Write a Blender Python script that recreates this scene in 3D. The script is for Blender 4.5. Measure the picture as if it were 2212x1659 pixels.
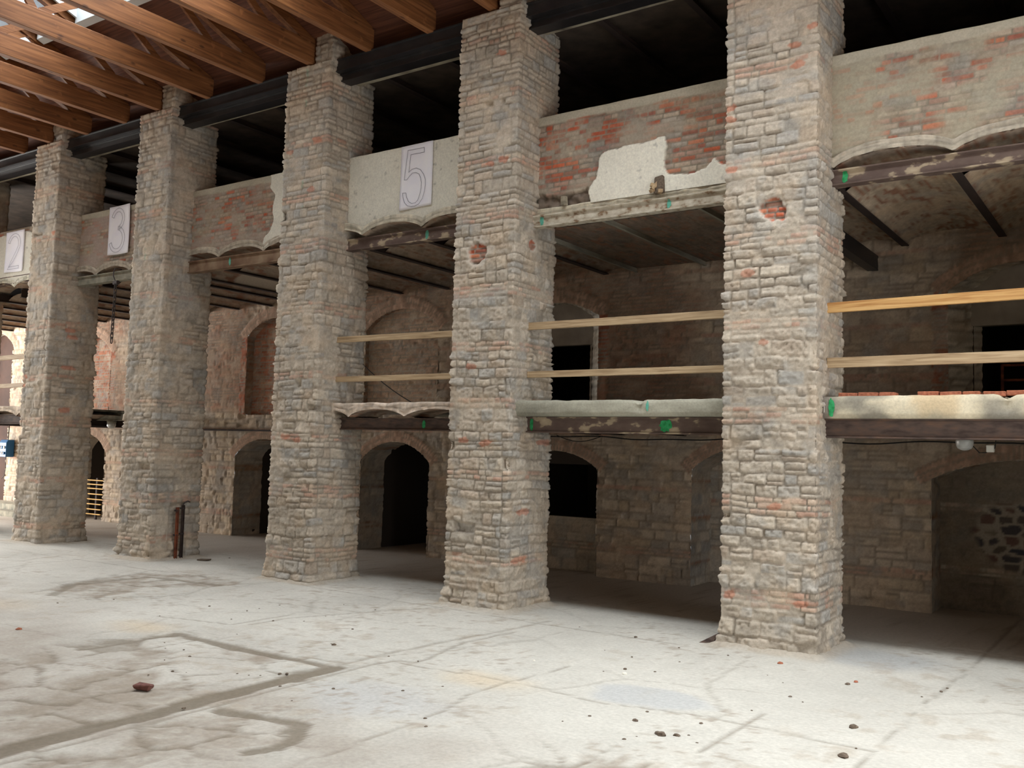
import bpy, math, random
import numpy as np
from mathutils import Matrix, Vector
sc = bpy.context.scene
for o in list(bpy.data.objects): bpy.data.objects.remove(o)
C = bpy.context.scene.collection

# ------------------------------------------------------------ camera
F, YAW, PITCH, ROLL, CH = 2049.62, 0.607603, 0.0710300, 0.0271048, 2.3
def cam_axes():
    cy, sy, cp, sp = math.cos(YAW), math.sin(YAW), math.cos(PITCH), math.sin(PITCH)
    fwd = Vector((-sy*cp, cy*cp, sp)); right = Vector((cy, sy, 0)); up = right.cross(fwd)
    cr, sr = math.cos(ROLL), math.sin(ROLL)
    return cr*right + sr*up, -sr*right + cr*up, fwd
_r, _u, _f = cam_axes()
cam = bpy.data.cameras.new('camera'); cam.sensor_fit = 'HORIZONTAL'; cam.sensor_width = 36.0
cam.lens = F/2212*36.0; cam.clip_end = 200
co = bpy.data.objects.new('camera', cam); C.objects.link(co)
M = Matrix((( _r.x, _u.x, -_f.x, 0), (_r.y, _u.y, -_f.y, 0), (_r.z, _u.z, -_f.z, CH), (0, 0, 0, 1)))
co.matrix_world = M
sc.camera = co

# ------------------------------------------------------------ world, light, exposure
w = bpy.data.worlds.new('world'); sc.world = w; w.use_nodes = True
w.node_tree.nodes['Background'].inputs[0].default_value = (0.93, 0.96, 1.0, 1)
w.node_tree.nodes['Background'].inputs[1].default_value = 0.35
sc.view_settings.view_transform = 'Standard'; sc.view_settings.look = 'None'
sc.view_settings.gamma = 1.0; sc.view_settings.exposure = 0.0
sc.view_settings.use_curve_mapping = False
sc.cycles.use_denoising = True
try: sc.cycles.denoiser = 'OPENIMAGEDENOISE'
except Exception: pass
sc.cycles.max_bounces = 7; sc.cycles.diffuse_bounces = 5; sc.cycles.transparent_max_bounces = 12
sc.cycles.sample_clamp_indirect = 6.0

ROOF_S = 0.38                       # roof slope
def roofz(y): return 9.25 + ROOF_S*(11.4-y)     # underside of the rafters
def area(name, x0, x1, y0, y1, off, power, col=(.985, 1.0, .985)):
    """overcast daylight standing over a row of skylights, parallel to the roof slope"""
    L = bpy.data.lights.new(name, 'AREA'); L.shape = 'RECTANGLE'
    ang = math.atan(ROOF_S); L.size = x1-x0; L.size_y = (y1-y0)/math.cos(ang)
    L.energy = power*.84; L.color = col; L.spread = math.radians(150)
    o = bpy.data.objects.new(name, L); C.objects.link(o)
    ym = (y0+y1)/2
    o.location = ((x0+x1)/2, ym, roofz(ym)+.3+off); o.rotation_euler = (-ang, 0, 0)
    return o
SKY_Y0, SKY_Y1 = 7.35, 9.5
area('skylight_daylight', -33, -26.6, SKY_Y0, SKY_Y1, .42, 1900)
area('skylight_daylight', -26.4, -19.6, SKY_Y0, SKY_Y1, .42, 1500)
area('skylight_daylight', -19.4, -12.4, SKY_Y0, SKY_Y1, .42, 900)
area('skylight_daylight', -12.3, -5.6, SKY_Y0, SKY_Y1, .42, 1250)
area('skylight_daylight', -5.5, 1.4, SKY_Y0, SKY_Y1, .42, 2700)
# daylight from the left; unseen end wall opening, widened to light the pier fronts
L = bpy.data.lights.new('unseen_gate_daylight', 'AREA'); L.shape = 'RECTANGLE'; L.size = 9.2; L.size_y = 5.0; L.energy = 4300
L.color = (1, .97, .93)
o = bpy.data.objects.new('unseen_gate_daylight', L); C.objects.link(o)
o.location = (-34.8, 10.3, 3.2); o.rotation_euler = (math.radians(90), 0, math.radians(-88))

# daylight from the right; unseen gate added to light the pier side faces
L = bpy.data.lights.new('unseen_gate_daylight', 'AREA'); L.shape = 'RECTANGLE'; L.size = 4.6; L.size_y = 4.6; L.energy = 400
L.color = (1, .985, .97)
o = bpy.data.objects.new('unseen_gate_daylight', L); C.objects.link(o)
o.location = (3.3, 6.7, 3.0); o.rotation_euler = (math.radians(90), 0, math.radians(90))

# ------------------------------------------------------------ numpy noise
def _hash(ix, iy, seed):
    n = (ix.astype(np.int64)*374761393 + iy.astype(np.int64)*668265263 + seed*982451653) & 0x7fffffff
    n = ((n ^ (n >> 13))*1274126177) & 0x7fffffff
    n = (n ^ (n >> 16)) & 0xffff
    return n/65535.0
def vn(x, y, seed=0):
    ix, iy = np.floor(x), np.floor(y); fx, fy = x-ix, y-iy
    fx = fx*fx*(3-2*fx); fy = fy*fy*(3-2*fy)
    a = _hash(ix, iy, seed); b = _hash(ix+1, iy, seed); c = _hash(ix, iy+1, seed); d = _hash(ix+1, iy+1, seed)
    return (a*(1-fx)+b*fx)*(1-fy) + (c*(1-fx)+d*fx)*fy
def fbm(x, y, seed=0, o=4, g=.5):
    s = np.zeros_like(x); a = 1.; t = 0.
    for i in range(o):
        s += a*vn(x*2**i+17*i, y*2**i-9*i, seed+i*31); t += a; a *= g
    return s/t-.5                                     # about -.5..+.5
def sstep(a, b, x):
    t = np.clip((x-a)/(b-a), 0, 1); return t*t*(3-2*t)
def lin(c):                                           # sRGB 0-255 to linear
    c = np.asarray(c, float)/255.
    return np.where(c <= .04045, c/12.92, ((c+.055)/1.055)**2.4)

# ------------------------------------------------------------ palettes (real surface colours)
STONE = [(184,173,158), (190,179,164), (180,170,156), (178,172,163), (170,166,159), (193,182,166), (182,168,152), (172,163,150), (187,177,163)]
BRICKF = [(192,168,150), (188,160,143), (194,174,155), (184,152,134), (186,174,158), (190,178,162)]      # faded brick
BRICKR = [(192,104,76), (182,96,70), (174,106,84), (162,104,88), (190,122,94), (156,120,104)]             # fresh red
BRICKG = [(178,160,142), (170,152,138), (182,166,148), (174,142,126), (168,158,146)]                   # dusty grey
MORTAR = (182,171,156)

def make_courses(z0, z1, rng, kind):
    """list of (z_low, z_high, is_brick)"""
    out = []; z = z0; nb = rng.uniform(.45, .8)
    while z < z1:
        if kind == 'brick':
            h = rng.uniform(.070, .078); out.append((z, z+h, True)); z += h; continue
        if z-z0 > nb:
            for _ in range(rng.choice([2, 2, 3] if kind != 'wall' else [1, 2])):
                h = rng.uniform(.068, .08); out.append((z, z+h, True)); z += h
            nb = z-z0 + rng.uniform(.55, 1.0); continue
        if kind == 'upper' and rng.random() < .45: h = rng.uniform(.075, .11)
        else: h = rng.uniform(.11, .21) if kind != 'wall' else rng.uniform(.10, .24)
        out.append((z, z+h, False)); z += h
    return out

def masonry(S, Z, zlo, zhi, seed, kind='pier', period=None, corners=(), wash=0., rough=.011, joint=.016,
            palB=BRICKF, palS=STONE, smear=.5, warp=.02, mortar=MORTAR, offs=1., redness=0.):
    rng = random.Random(seed)
    cs = make_courses(zlo-.2, zhi+.2, rng, kind)
    wob = warp
    Sw = S + wob*2*fbm(S*2.1, Z*2.1, seed+1, 3); Zw = Z + wob*2.4*fbm(S*1.7+5, Z*2.3, seed+2, 3)
    edges = np.array([c[0] for c in cs]+[cs[-1][1]])
    ci = np.clip(np.searchsorted(edges, Zw)-1, 0, len(cs)-1)
    N = S.shape
    hgt = np.zeros(N); col = np.zeros(N+(3,)); D = np.zeros(N); off = np.zeros(N); sharp = np.zeros(N); rg = np.zeros(N)
    L = period if period else S.max()+.5
    for k, (a, b, br) in enumerate(cs):
        m = ci == k
        if not m.any(): continue
        s = Sw[m]; z = Zw[m]
        ed = [-.6 if not period else 0.]
        lo, hi = (.20, .27) if br else ((.14, .42) if kind != 'wall' else (.16, .5))
        if kind == 'brick': lo, hi = .235, .262
        if kind == 'brick' and k % 2: ed[0] -= .12
        while ed[-1] < L-(lo if period else -.6):
            wdt = rng.uniform(lo, hi)
            if br and rng.random() < .35: wdt *= .5
            e = ed[-1]+wdt
            for c in corners:
                if abs(e-c) < .09: e = c+(.11 if e > c else -.11)
            ed.append(max(e, ed[-1]+.05))
        if period:
            while ed[-1] > L-.04: ed.pop()
            ed.append(L)
        ed = np.array(ed); n = len(ed)
        if period: s = np.mod(s, L)
        i = np.clip(np.searchsorted(ed, s)-1, 0, n-2)
        e0, e1 = ed[i], ed[i+1]
        # vertical sub-split of some stones
        spl = np.array([rng.uniform(.35, .65) if (not br and (b-a) > .13 and rng.random() < .3) else 2. for _ in range(n)])
        zz0 = np.full(s.shape, a); zz1 = np.full(s.shape, b); zs = a+(b-a)*spl[i]
        has = spl[i] < 1.5; upp = has & (z > zs)
        zz0 = np.where(upp, zs, zz0); zz1 = np.where(has & ~upp, zs, zz1)
        cid = i*2+upp
        dx = np.minimum(s-e0, e1-s); dz = np.minimum(z-zz0, zz1-z)
        r = .008 if br else .02
        d = np.where((dx < r) & (dz < r), r-np.hypot(np.clip(r-dx, 0, r), np.clip(r-dz, 0, r)), np.minimum(dx, dz))
        m2 = 2*n
        pal = palB if br else palS
        if br and redness and rng.random() < 1.0:
            cc = np.array([lin(rng.choice(BRICKR if rng.random() < redness else pal)) for _ in range(m2)])
        else: cc = np.array([lin(rng.choice(pal)) for _ in range(m2)])
        cc *= np.array([[rng.uniform(.88, 1.10)] for _ in range(m2)])
        sc_ = .35 if br else 1.
        of = np.array([rng.gauss(0, .0065)*sc_ if rng.random() > .018 else -.06*sc_ for _ in range(m2)])*offs
        tx = np.array([rng.gauss(0, .05)*sc_ for _ in range(m2)])*offs; tz = np.array([rng.gauss(0, .06)*sc_ for _ in range(m2)])*offs
        D[m] = d; sharp[m] = .008 if br else .015
        off[m] = of[cid] + tx[cid]*np.clip(s-(e0+e1)/2, -.15, .15) + tz[cid]*(z-(zz0+zz1)/2)
        col[m] = cc[cid]; rg[m] = .3 if br else 1.
    jw = .002+.007*vn(S*6, Z*6, seed+7)
    p = sstep(0, 1, np.clip((D-jw)/sharp, 0, 1))
    f1 = fbm(S*7, Z*9, seed+11, 4); f2 = fbm(S*26, Z*30, seed+13, 3); rid = 1-np.abs(fbm(S*5+3, Z*11, seed+17, 4))*4
    f3 = fbm(S*60, Z*60, seed+14, 2)
    hs = off + rough*rg*(2.1*f1 + 2.0*f2 + 1.1*f3 + .6*rid)
    hgt = p*(hs+joint)-joint
    sm = sstep(.02, .16, fbm(S*1.6, Z*2.0, seed+19, 4)+(smear-.5)*.35)      # mortar smeared over the faces
    mh = -.35*joint+.006*f2+.006*f1
    hgt = np.where(hgt < mh, hgt*(1-sm)+mh*sm, hgt)
    sm2 = sm*sstep(.0, .2, f1+.12)
    mc = lin(mortar)
    pc = (p*(1-.55*sm2))[..., None]
    jm = lin(np.array(mortar)*.86)                        # older, dirtier mortar in the beds
    mcol = jm*(1-sm[..., None])+mc*sm[..., None]
    col = mcol*(1-pc)+col*pc
    g1 = (sstep(.05, .22, fbm(S*3.1+8, Z*3.3, seed+25, 4))*.5)[..., None]; g2 = (sstep(.05, .22, fbm(S*2.6+3, Z*2.9, seed+26, 4))*.4)[..., None]
    col = col*(1-g1)+lin((160,158,153))*lin(mortar)/lin(MORTAR)*g1; col = col*(1-g2)+lin((192,173,150))*lin(mortar)/lin(MORTAR)*g2
    if wash:                                              # dry grey mortar wash over the bricks
        wm = (sstep(-.12, .14, fbm(S*2.3, Z*3.5, seed+23, 4)+(wash-.5)*.6)*.85)[..., None]
        col = col*(1-wm)+lin((156,146,128))*wm
    col *= (1+.30*f1+.40*f2)[..., None]
    stain = sstep(.1, .3, fbm(S*.9+4, Z*.7, seed+29, 3))
    col *= (1-.14*stain)[..., None]
    return hgt, np.clip(col, .01, .95)

# ------------------------------------------------------------ object helpers
def link(o, parent=None):
    C.objects.link(o)
    if parent is not None: o.parent = parent
    return o
def tag(o, label=None, cat=None, group=None, kind=None):
    if label: o['label'] = label
    if cat: o['category'] = cat
    if group: o['group'] = group
    if kind: o['kind'] = kind
    return o
def empty(name, loc=(0, 0, 0), rz=0.):
    o = bpy.data.objects.new(name, None); o.location = loc; o.rotation_euler = (0, 0, rz); o.empty_display_size = .1
    return link(o)
def mesh_np(name, V, Q, mat, col=None, parent=None, smooth=True, T=None):
    me = bpy.data.meshes.new(name); V = np.asarray(V, np.float32); Q = np.asarray(Q, np.int32)
    nq = len(Q); me.vertices.add(len(V)); me.vertices.foreach_set('co', V.ravel())
    me.loops.add(nq*4); me.loops.foreach_set('vertex_index', Q.ravel())
    me.polygons.add(nq); me.polygons.foreach_set('loop_start', np.arange(0, nq*4, 4, dtype=np.int32))
    me.polygons.foreach_set('use_smooth', np.full(nq, smooth))
    me.update(calc_edges=True)
    if col is not None:
        a = me.color_attributes.new('Col', 'FLOAT_COLOR', 'POINT')
        cc = np.ones((len(V), 4), np.float32); cc[:, :3] = np.asarray(col).reshape(-1, 3); a.data.foreach_set('color', cc.ravel())
    me.materials.append(mat); o = bpy.data.objects.new(name, me)
    return link(o, parent)
def grid_quads(nz, ns, wrap=False, keep=None):
    i = np.arange(nz-1)[:, None]; j = np.arange(ns if wrap else ns-1)[None, :]
    jn = (j+1) % ns if wrap else j+1
    q = np.stack([i*ns+j, i*ns+jn, (i+1)*ns+jn, (i+1)*ns+j], -1)
    if keep is not None: q = q[keep]
    return q.reshape(-1, 4)

class MB:
    """collects solids, built as ONE mesh object"""
    def __init__(s): s.v = []; s.f = []
    def add(s, V, Fs):
        b = len(s.v); s.v += [tuple(map(float, p)) for p in V]; s.f += [[b+i for i in f] for f in Fs]; return s
    def box(s, x0, x1, y0, y1, z0, z1, jit=0., seed=0):
        V = [(x, y, z) for x in (x0, x1) for y in (y0, y1) for z in (z0, z1)]
        if jit:
            r = random.Random(seed); V = [(a+r.uniform(-jit, jit), b+r.uniform(-jit, jit), c+r.uniform(-jit, jit)) for a, b, c in V]
        return s.add(V, [(0,1,3,2), (4,6,7,5), (0,4,5,1), (2,3,7,6), (0,2,6,4), (1,5,7,3)])
    def bar(s, a, b, w, h, up=(0, 0, 1)):
        a, b = Vector(a), Vector(b); d = (b-a).normalized(); sd = d.cross(Vector(up)).normalized(); u = sd.cross(d).normalized()
        V = []
        for p in (a, b):
            for i, j in ((-1,-1), (1,-1), (1,1), (-1,1)): V.append(p+sd*(w/2*i)+u*(h/2*j))
        return s.add(V, [(3,2,1,0), (4,5,6,7), (0,1,5,4), (1,2,6,5), (2,3,7,6), (3,0,4,7)])
    def tube(s, pts, r, n=8, close=False):
        P = [Vector(p) for p in pts]; m = len(P); V = []; Fs = []; ref = None
        for k, p in enumerate(P):
            if close: d = (P[(k+1) % m]-P[k-1])
            else: d = P[min(k+1, m-1)]-P[max(k-1, 0)]
            d.normalize()
            if ref is None: ref = Vector((0, 0, 1)) if abs(d.z) < .9 else Vector((1, 0, 0))
            sd = d.cross(ref).normalized(); u = sd.cross(d).normalized(); ref = u
            for i in range(n):
                a = 2*math.pi*i/n; V.append(p+(sd*math.cos(a)+u*math.sin(a))*r)
        for k in range(m if close else m-1):
            for i in range(n):
                Fs.append((k*n+i, k*n+(i+1) % n, ((k+1) % m)*n+(i+1) % n, ((k+1) % m)*n+i))
        if not close: Fs += [tuple(range(n))[::-1], tuple((m-1)*n+i for i in range(n))]
        return s.add(V, Fs)
    def lathe(s, c, prof, n=20, axis='z'):
        V = []; Fs = []
        for r, z in prof:
            for i in range(n):
                a = 2*math.pi*i/n; V.append((c[0]+r*math.cos(a), c[1]+r*math.sin(a), c[2]+z))
        m = len(prof)
        for k in range(m-1):
            for i in range(n): Fs.append((k*n+i, k*n+(i+1) % n, (k+1)*n+(i+1) % n, (k+1)*n+i))
        Fs += [tuple(range(n))[::-1], tuple((m-1)*n+i for i in range(n))]
        return s.add(V, Fs)
    def prism(s, prof, x0, x1):
        """closed YZ profile extruded along X"""
        n = len(prof); V = [(x0, y, z) for y, z in prof]+[(x1, y, z) for y, z in prof]
        return s.add(V, [tuple(range(n)), tuple(range(n, 2*n))[::-1]]+[(i, n+i, n+(i+1) % n, (i+1) % n) for i in range(n)])
    def build(s, name, mat, parent=None, bevel=0., smooth=False, sub=False):
        me = bpy.data.meshes.new(name); me.from_pydata(s.v, [], s.f); me.update()
        me.materials.append(mat); o = link(bpy.data.objects.new(name, me), parent)
        if smooth:
            for p in me.polygons: p.use_smooth = True
        if bevel:
            b = o.modifiers.new('bevel', 'BEVEL'); b.width = bevel; b.segments = 1; b.limit_method = 'ANGLE'
        return o

# ------------------------------------------------------------ materials
def nt_new(name):
    m = bpy.data.materials.new(name); m.use_nodes = True; nt = m.node_tree
    return m, nt, nt.nodes['Principled BSDF']
def N(nt, t, **k):
    n = nt.nodes.new(t)
    for a, b in k.items():
        if a.startswith('i_'): n.inputs[a[2:]].default_value = b
        else: setattr(n, a, b)
    return n
def vc_mat(name, rough=.95, bump=.18, scale=34., contrast=.14):
    m, nt, p = nt_new(name); p.inputs['Roughness'].default_value = rough; p.inputs['Specular IOR Level'].default_value = .12
    at = N(nt, 'ShaderNodeAttribute', attribute_name='Col'); tc = N(nt, 'ShaderNodeTexCoord')
    n1 = N(nt, 'ShaderNodeTexNoise'); n1.inputs['Scale'].default_value = scale; n1.inputs['Detail'].default_value = 5; n1.inputs['Roughness'].default_value = .65
    nt.links.new(tc.outputs['Object'], n1.inputs['Vector'])
    mr = N(nt, 'ShaderNodeMapRange'); mr.inputs[1].default_value = .3; mr.inputs[2].default_value = .7
    mr.inputs[3].default_value = 1-contrast; mr.inputs[4].default_value = 1+contrast*.8
    nt.links.new(n1.outputs[0], mr.inputs[0])
    mx = N(nt, 'ShaderNodeVectorMath', operation='SCALE'); nt.links.new(at.outputs['Color'], mx.inputs[0]); nt.links.new(mr.outputs[0], mx.inputs['Scale'])
    nt.links.new(mx.outputs[0], p.inputs['Base Color'])
    b = N(nt, 'ShaderNodeBump'); b.inputs['Strength'].default_value = bump; b.inputs['Distance'].default_value = .02
    nt.links.new(n1.outputs[0], b.inputs['Height']); nt.links.new(b.outputs[0], p.inputs['Normal'])
    return m
def ramp_mat(name, stops, scale=6., stretch=(1, 1, 1), rough=.8, bump=.2, detail=6, metal=0., spec=.3, dist=.02, distort=0.):
    m, nt, p = nt_new(name); p.inputs['Roughness'].default_value = rough; p.inputs['Metallic'].default_value = metal; p.inputs['Specular IOR Level'].default_value = spec
    tc = N(nt, 'ShaderNodeTexCoord'); mp = N(nt, 'ShaderNodeMapping'); mp.inputs['Scale'].default_value = stretch
    nt.links.new(tc.outputs['Object'], mp.inputs[0])
    n1 = N(nt, 'ShaderNodeTexNoise'); n1.inputs['Scale'].default_value = scale; n1.inputs['Detail'].default_value = detail; n1.inputs['Distortion'].default_value = distort
    nt.links.new(mp.outputs[0], n1.inputs['Vector'])
    cr = N(nt, 'ShaderNodeValToRGB'); e = cr.color_ramp.elements
    while len(e) < len(stops): e.new(.5)
    for k, (pos, c) in enumerate(stops):
        e[k].position = pos; e[k].color = tuple(lin(c))+(1,)
    nt.links.new(n1.outputs[0], cr.inputs[0]); nt.links.new(cr.outputs[0], p.inputs['Base Color'])
    b = N(nt, 'ShaderNodeBump'); b.inputs['Strength'].default_value = bump; b.inputs['Distance'].default_value = dist
    nt.links.new(n1.outputs[0], b.inputs['Height']); nt.links.new(b.outputs[0], p.inputs['Normal'])
    return m
def wood_mat(name, base, dark, pale, axis='Y', knots=True, fine=1.):
    m, nt, p = nt_new(name); p.inputs['Roughness'].default_value = .62; p.inputs['Specular IOR Level'].default_value = .3
    tc = N(nt, 'ShaderNodeTexCoord'); mp = N(nt, 'ShaderNodeMapping')
    st = [14., 14., 14.]; st['XYZ'.index(axis)] = .7
    mp.inputs['Scale'].default_value = st
    oi = N(nt, 'ShaderNodeObjectInfo'); add = N(nt, 'ShaderNodeVectorMath', operation='ADD')
    sc1 = N(nt, 'ShaderNodeMath', operation='MULTIPLY'); sc1.inputs[1].default_value = 37.
    nt.links.new(oi.outputs['Random'], sc1.inputs[0]); nt.links.new(tc.outputs['Object'], add.inputs[0]); nt.links.new(sc1.outputs[0], add.inputs[1])
    nt.links.new(add.outputs[0], mp.inputs[0])
    n1 = N(nt, 'ShaderNodeTexNoise'); n1.inputs['Scale'].default_value = 1.6*fine; n1.inputs['Detail'].default_value = 7; n1.inputs['Distortion'].default_value = .6
    nt.links.new(mp.outputs[0], n1.inputs['Vector'])
    cr = N(nt, 'ShaderNodeValToRGB'); e = cr.color_ramp.elements; e.new(.5)
    for k, (pos, c) in enumerate(((.28, dark), (.5, base), (.72, pale))): e[k].position = pos; e[k].color = tuple(lin(c))+(1,)
    nt.links.new(n1.outputs[0], cr.inputs[0]); last = cr.outputs[0]
    if knots:
        vo = N(nt, 'ShaderNodeTexVoronoi'); vo.inputs['Scale'].default_value = 1.
        mk = N(nt, 'ShaderNodeMapping'); ks = [5., 5., 5.]; ks['XYZ'.index(axis)] = 2.2; mk.inputs['Scale'].default_value = ks
        nt.links.new(add.outputs[0], mk.inputs[0]); nt.links.new(mk.outputs[0], vo.inputs['Vector'])
        mr = N(nt, 'ShaderNodeMapRange'); mr.inputs[1].default_value = .07; mr.inputs[2].default_value = .16; mr.inputs[3].default_value = 0.8; mr.inputs[4].default_value = 0.
        nt.links.new(vo.outputs['Distance'], mr.inputs[0])
        mx = N(nt, 'ShaderNodeMix', data_type='RGBA'); nt.links.new(mr.outputs[0], mx.inputs[0]); nt.links.new(last, mx.inputs[6])
        mx.inputs[7].default_value = tuple(lin(dark)*.5)+(1,); last = mx.outputs[2]
        # pale scuffs
        n3 = N(nt, 'ShaderNodeTexNoise'); n3.inputs['Scale'].default_value = 6.; n3.inputs['Detail'].default_value = 3
        nt.links.new(add.outputs[0], n3.inputs['Vector'])
        m3 = N(nt, 'ShaderNodeMapRange'); m3.inputs[1].default_value = .66; m3.inputs[2].default_value = .74; m3.inputs[4].default_value = .45
        nt.links.new(n3.outputs[0], m3.inputs[0])
        x3 = N(nt, 'ShaderNodeMix', data_type='RGBA'); nt.links.new(m3.outputs[0], x3.inputs[0]); nt.links.new(last, x3.inputs[6])
        x3.inputs[7].default_value = tuple(lin(pale)*1.25)+(1,); last = x3.outputs[2]
    nt.links.new(last, p.inputs['Base Color'])
    b = N(nt, 'ShaderNodeBump'); b.inputs['Strength'].default_value = .12; nt.links.new(n1.outputs[0], b.inputs['Height']); nt.links.new(b.outputs[0], p.inputs['Normal'])
    return m
def flat_mat(name, c, rough=.8, metal=0., spec=.3):
    m, nt, p = nt_new(name); p.inputs['Base Color'].default_value = tuple(lin(c))+(1,); p.inputs['Roughness'].default_value = rough
    p.inputs['Metallic'].default_value = metal; p.inputs['Specular IOR Level'].default_value = spec
    return m
M_STONE = vc_mat('pier_masonry'); M_WALL = vc_mat('back_wall_masonry', scale=30.)
M_PAR = vc_mat('parapet_masonry', bump=.2); M_VAULT = vc_mat('vault_surface', bump=.15, scale=30.)
M_CONC = ramp_mat('weathered_concrete', [(.25, (104,98,88)), (.45, (160,152,134)), (.6, (178,170,150)), (.8, (206,200,184))], scale=3., rough=.95, bump=.35, spec=.1, stretch=(1,1,2))
M_CONCG = ramp_mat('grey_concrete', [(.3, (112,112,104)), (.5, (146,143,130)), (.75, (172,166,150))], scale=5., rough=.95, bump=.3, spec=.1)
M_STEEL = ramp_mat('rusty_brown_steel', [(.3, (62,50,46)), (.5, (88,74,68)), (.68, (104,82,70)), (.8, (140,104,74))], scale=5., rough=.75, bump=.15, stretch=(1,3,3))
M_STEELP = ramp_mat('steel_with_old_mortar', [(.36, (92,76,70)), (.55, (104,88,80)), (.60, (160,144,122)), (.75, (180,164,140))], scale=4.2, rough=.85, bump=.3, stretch=(1,1,2))
M_STEELT = ramp_mat('tan_rusted_steel', [(.3, (96,66,50)), (.5, (128,104,84)), (.7, (150,130,108))], scale=3., rough=.85, bump=.2)
M_STEELW = ramp_mat('whitewashed_steel', [(.34, (130,106,84)), (.45, (178,168,150)), (.7, (206,200,186))], scale=9., rough=.9, bump=.4, stretch=(1,1,1.5))
M_BLACK = ramp_mat('black_steel', [(.3, (24,23,25)), (.6, (36,34,36)), (.8, (54,48,46))], scale=4., rough=.42, bump=.06, spec=.5)
M_JOIST = ramp_mat('dark_joist_steel', [(.3, (44,36,34)), (.6, (64,52,48)), (.8, (92,72,60))], scale=5., rough=.8, bump=.1)
M_TRUSS = wood_mat('orange_brown_timber', (122,78,44), (90,54,30), (146,98,60), 'Y')
M_BOARD = wood_mat('red_brown_roof_boards', (98,60,44), (74,42,32), (120,76,54), 'X', knots=False)
M_RAIL = wood_mat('grey_tan_board', (176,152,120), (140,116,88), (198,176,144), 'X', knots=False, fine=1.5)
M_RAILN = wood_mat('fresh_pine_board', (196,152,96), (160,106,58), (216,178,122), 'X', knots=False, fine=1.2)
M_PINE = flat_mat('yellow_pine_slat', (214,172,104)); M_SHEET = ramp_mat('white_paper_sheet', [(.3, (240,240,252)), (.7, (250,250,255))], scale=3., rough=.6, bump=.05)
M_INK = flat_mat('grey_ink_line', (92,92,110), .7); M_GREEN = ramp_mat('green_spray_paint', [(.3, (20,120,60)), (.7, (60,170,110))], scale=20., rough=.7, bump=.05)
M_TEAL = ramp_mat('teal_spray_paint', [(.3, (80,160,140)), (.7, (110,180,160))], scale=20., rough=.7, bump=.05)
M_CHAIN = ramp_mat('black_chain_iron', [(.3, (38,34,38)), (.7, (70,60,58))], scale=20., rough=.6, bump=.1, spec=.5)
M_RUST = ramp_mat('orange_rust_iron', [(.3, (70,44,38)), (.5, (120,66,44)), (.75, (158,88,56))], scale=7., rough=.85, bump=.25)
M_CABLE = flat_mat('black_cable_rubber', (30, 28, 28), .6); M_FRAME = flat_mat('grey_skylight_frame', (196, 204, 208), .5)
M_BLUE = flat_mat('blue_plastic', (30, 84, 128), .45); M_WHITE = flat_mat('white_plastic', (216, 214, 206), .5)
M_PEB = ramp_mat('dark_rubble', [(.3, (84,72,62)), (.7, (124,110,96))], scale=30., rough=.95, bump=.4); M_PEBW = flat_mat('pale_plaster_crumb', (224, 220, 208), .9)
M_PEBR = ramp_mat('red_brick_rubble', [(.3, (140,84,66)), (.7, (184,116,88))], scale=30., rough=.95, bump=.4)
M_MAROON = ramp_mat('dark_maroon_brick', [(.3, (92,62,58)), (.7, (128,88,80))], scale=20., rough=.95, bump=.3)
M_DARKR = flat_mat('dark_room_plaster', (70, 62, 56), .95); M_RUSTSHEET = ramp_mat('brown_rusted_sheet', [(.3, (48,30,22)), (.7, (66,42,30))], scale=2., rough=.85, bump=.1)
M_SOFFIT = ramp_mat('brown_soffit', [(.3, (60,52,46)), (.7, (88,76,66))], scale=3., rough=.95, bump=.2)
M_TYMP = ramp_mat('grey_plaster', [(.3, (150,142,132)), (.7, (178,170,160))], scale=3., rough=.95, bump=.1)
m, nt, p = nt_new('skylight_glass'); M_GLASS = m          # thin clear pane
tr = N(nt, 'ShaderNodeBsdfTransparent'); tr.inputs[0].default_value = (.97, .985, 1, 1); gl = N(nt, 'ShaderNodeBsdfGlossy'); gl.inputs['Roughness'].default_value = .05
fr = N(nt, 'ShaderNodeValue'); fr.outputs[0].default_value = .05; mx = N(nt, 'ShaderNodeMixShader'); out = nt.nodes['Material Output']
nt.links.new(fr.outputs[0], mx.inputs[0]); nt.links.new(tr.outputs[0], mx.inputs[1]); nt.links.new(gl.outputs[0], mx.inputs[2]); nt.links.new(mx.outputs[0], out.inputs[0])
m, nt, p = nt_new('frosted_lamp_glass'); M_LAMP = m
p.inputs['Base Color'].default_value = (.62, .64, .62, 1); p.inputs['Roughness'].default_value = .35; p.inputs['Transmission Weight'].default_value = .35

# ============================================================ SETTING
YF, YB, YW = 11.27, 12.40, 15.80
PX = {'Z': (-0.25, .88), 'A': (-4.617, -3.438), 'B': (-8.985, -7.863), 'C': (-12.951, -11.852), 'D': (-17.366, -16.271), 'E': (-21.342, -20.317), 'F': (-25.75, -24.62)}
JO2 = [1.0, -.65, -2.03, -3.42, -4.3, -5.30, -6.82, -8.20, -8.85, -10.08, -11.42, -12.7, -14.05, -15.35, -16.6, -17.3, -18.32, -19.6, -20.8, -21.9, -23.05, -24.3, -25.5, -26.8, -28.1, -29.4, -30.7, -32.0, -33.4]
BAYS = {'A': (-3.44, -.25), 'B': (-7.86, -4.617), 'C': (-11.85, -8.985), 'D': (-16.27, -12.95), 'E': (-20.32, -17.37), 'F': (-24.62, -21.34)}   # named after the pier on their left

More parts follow.
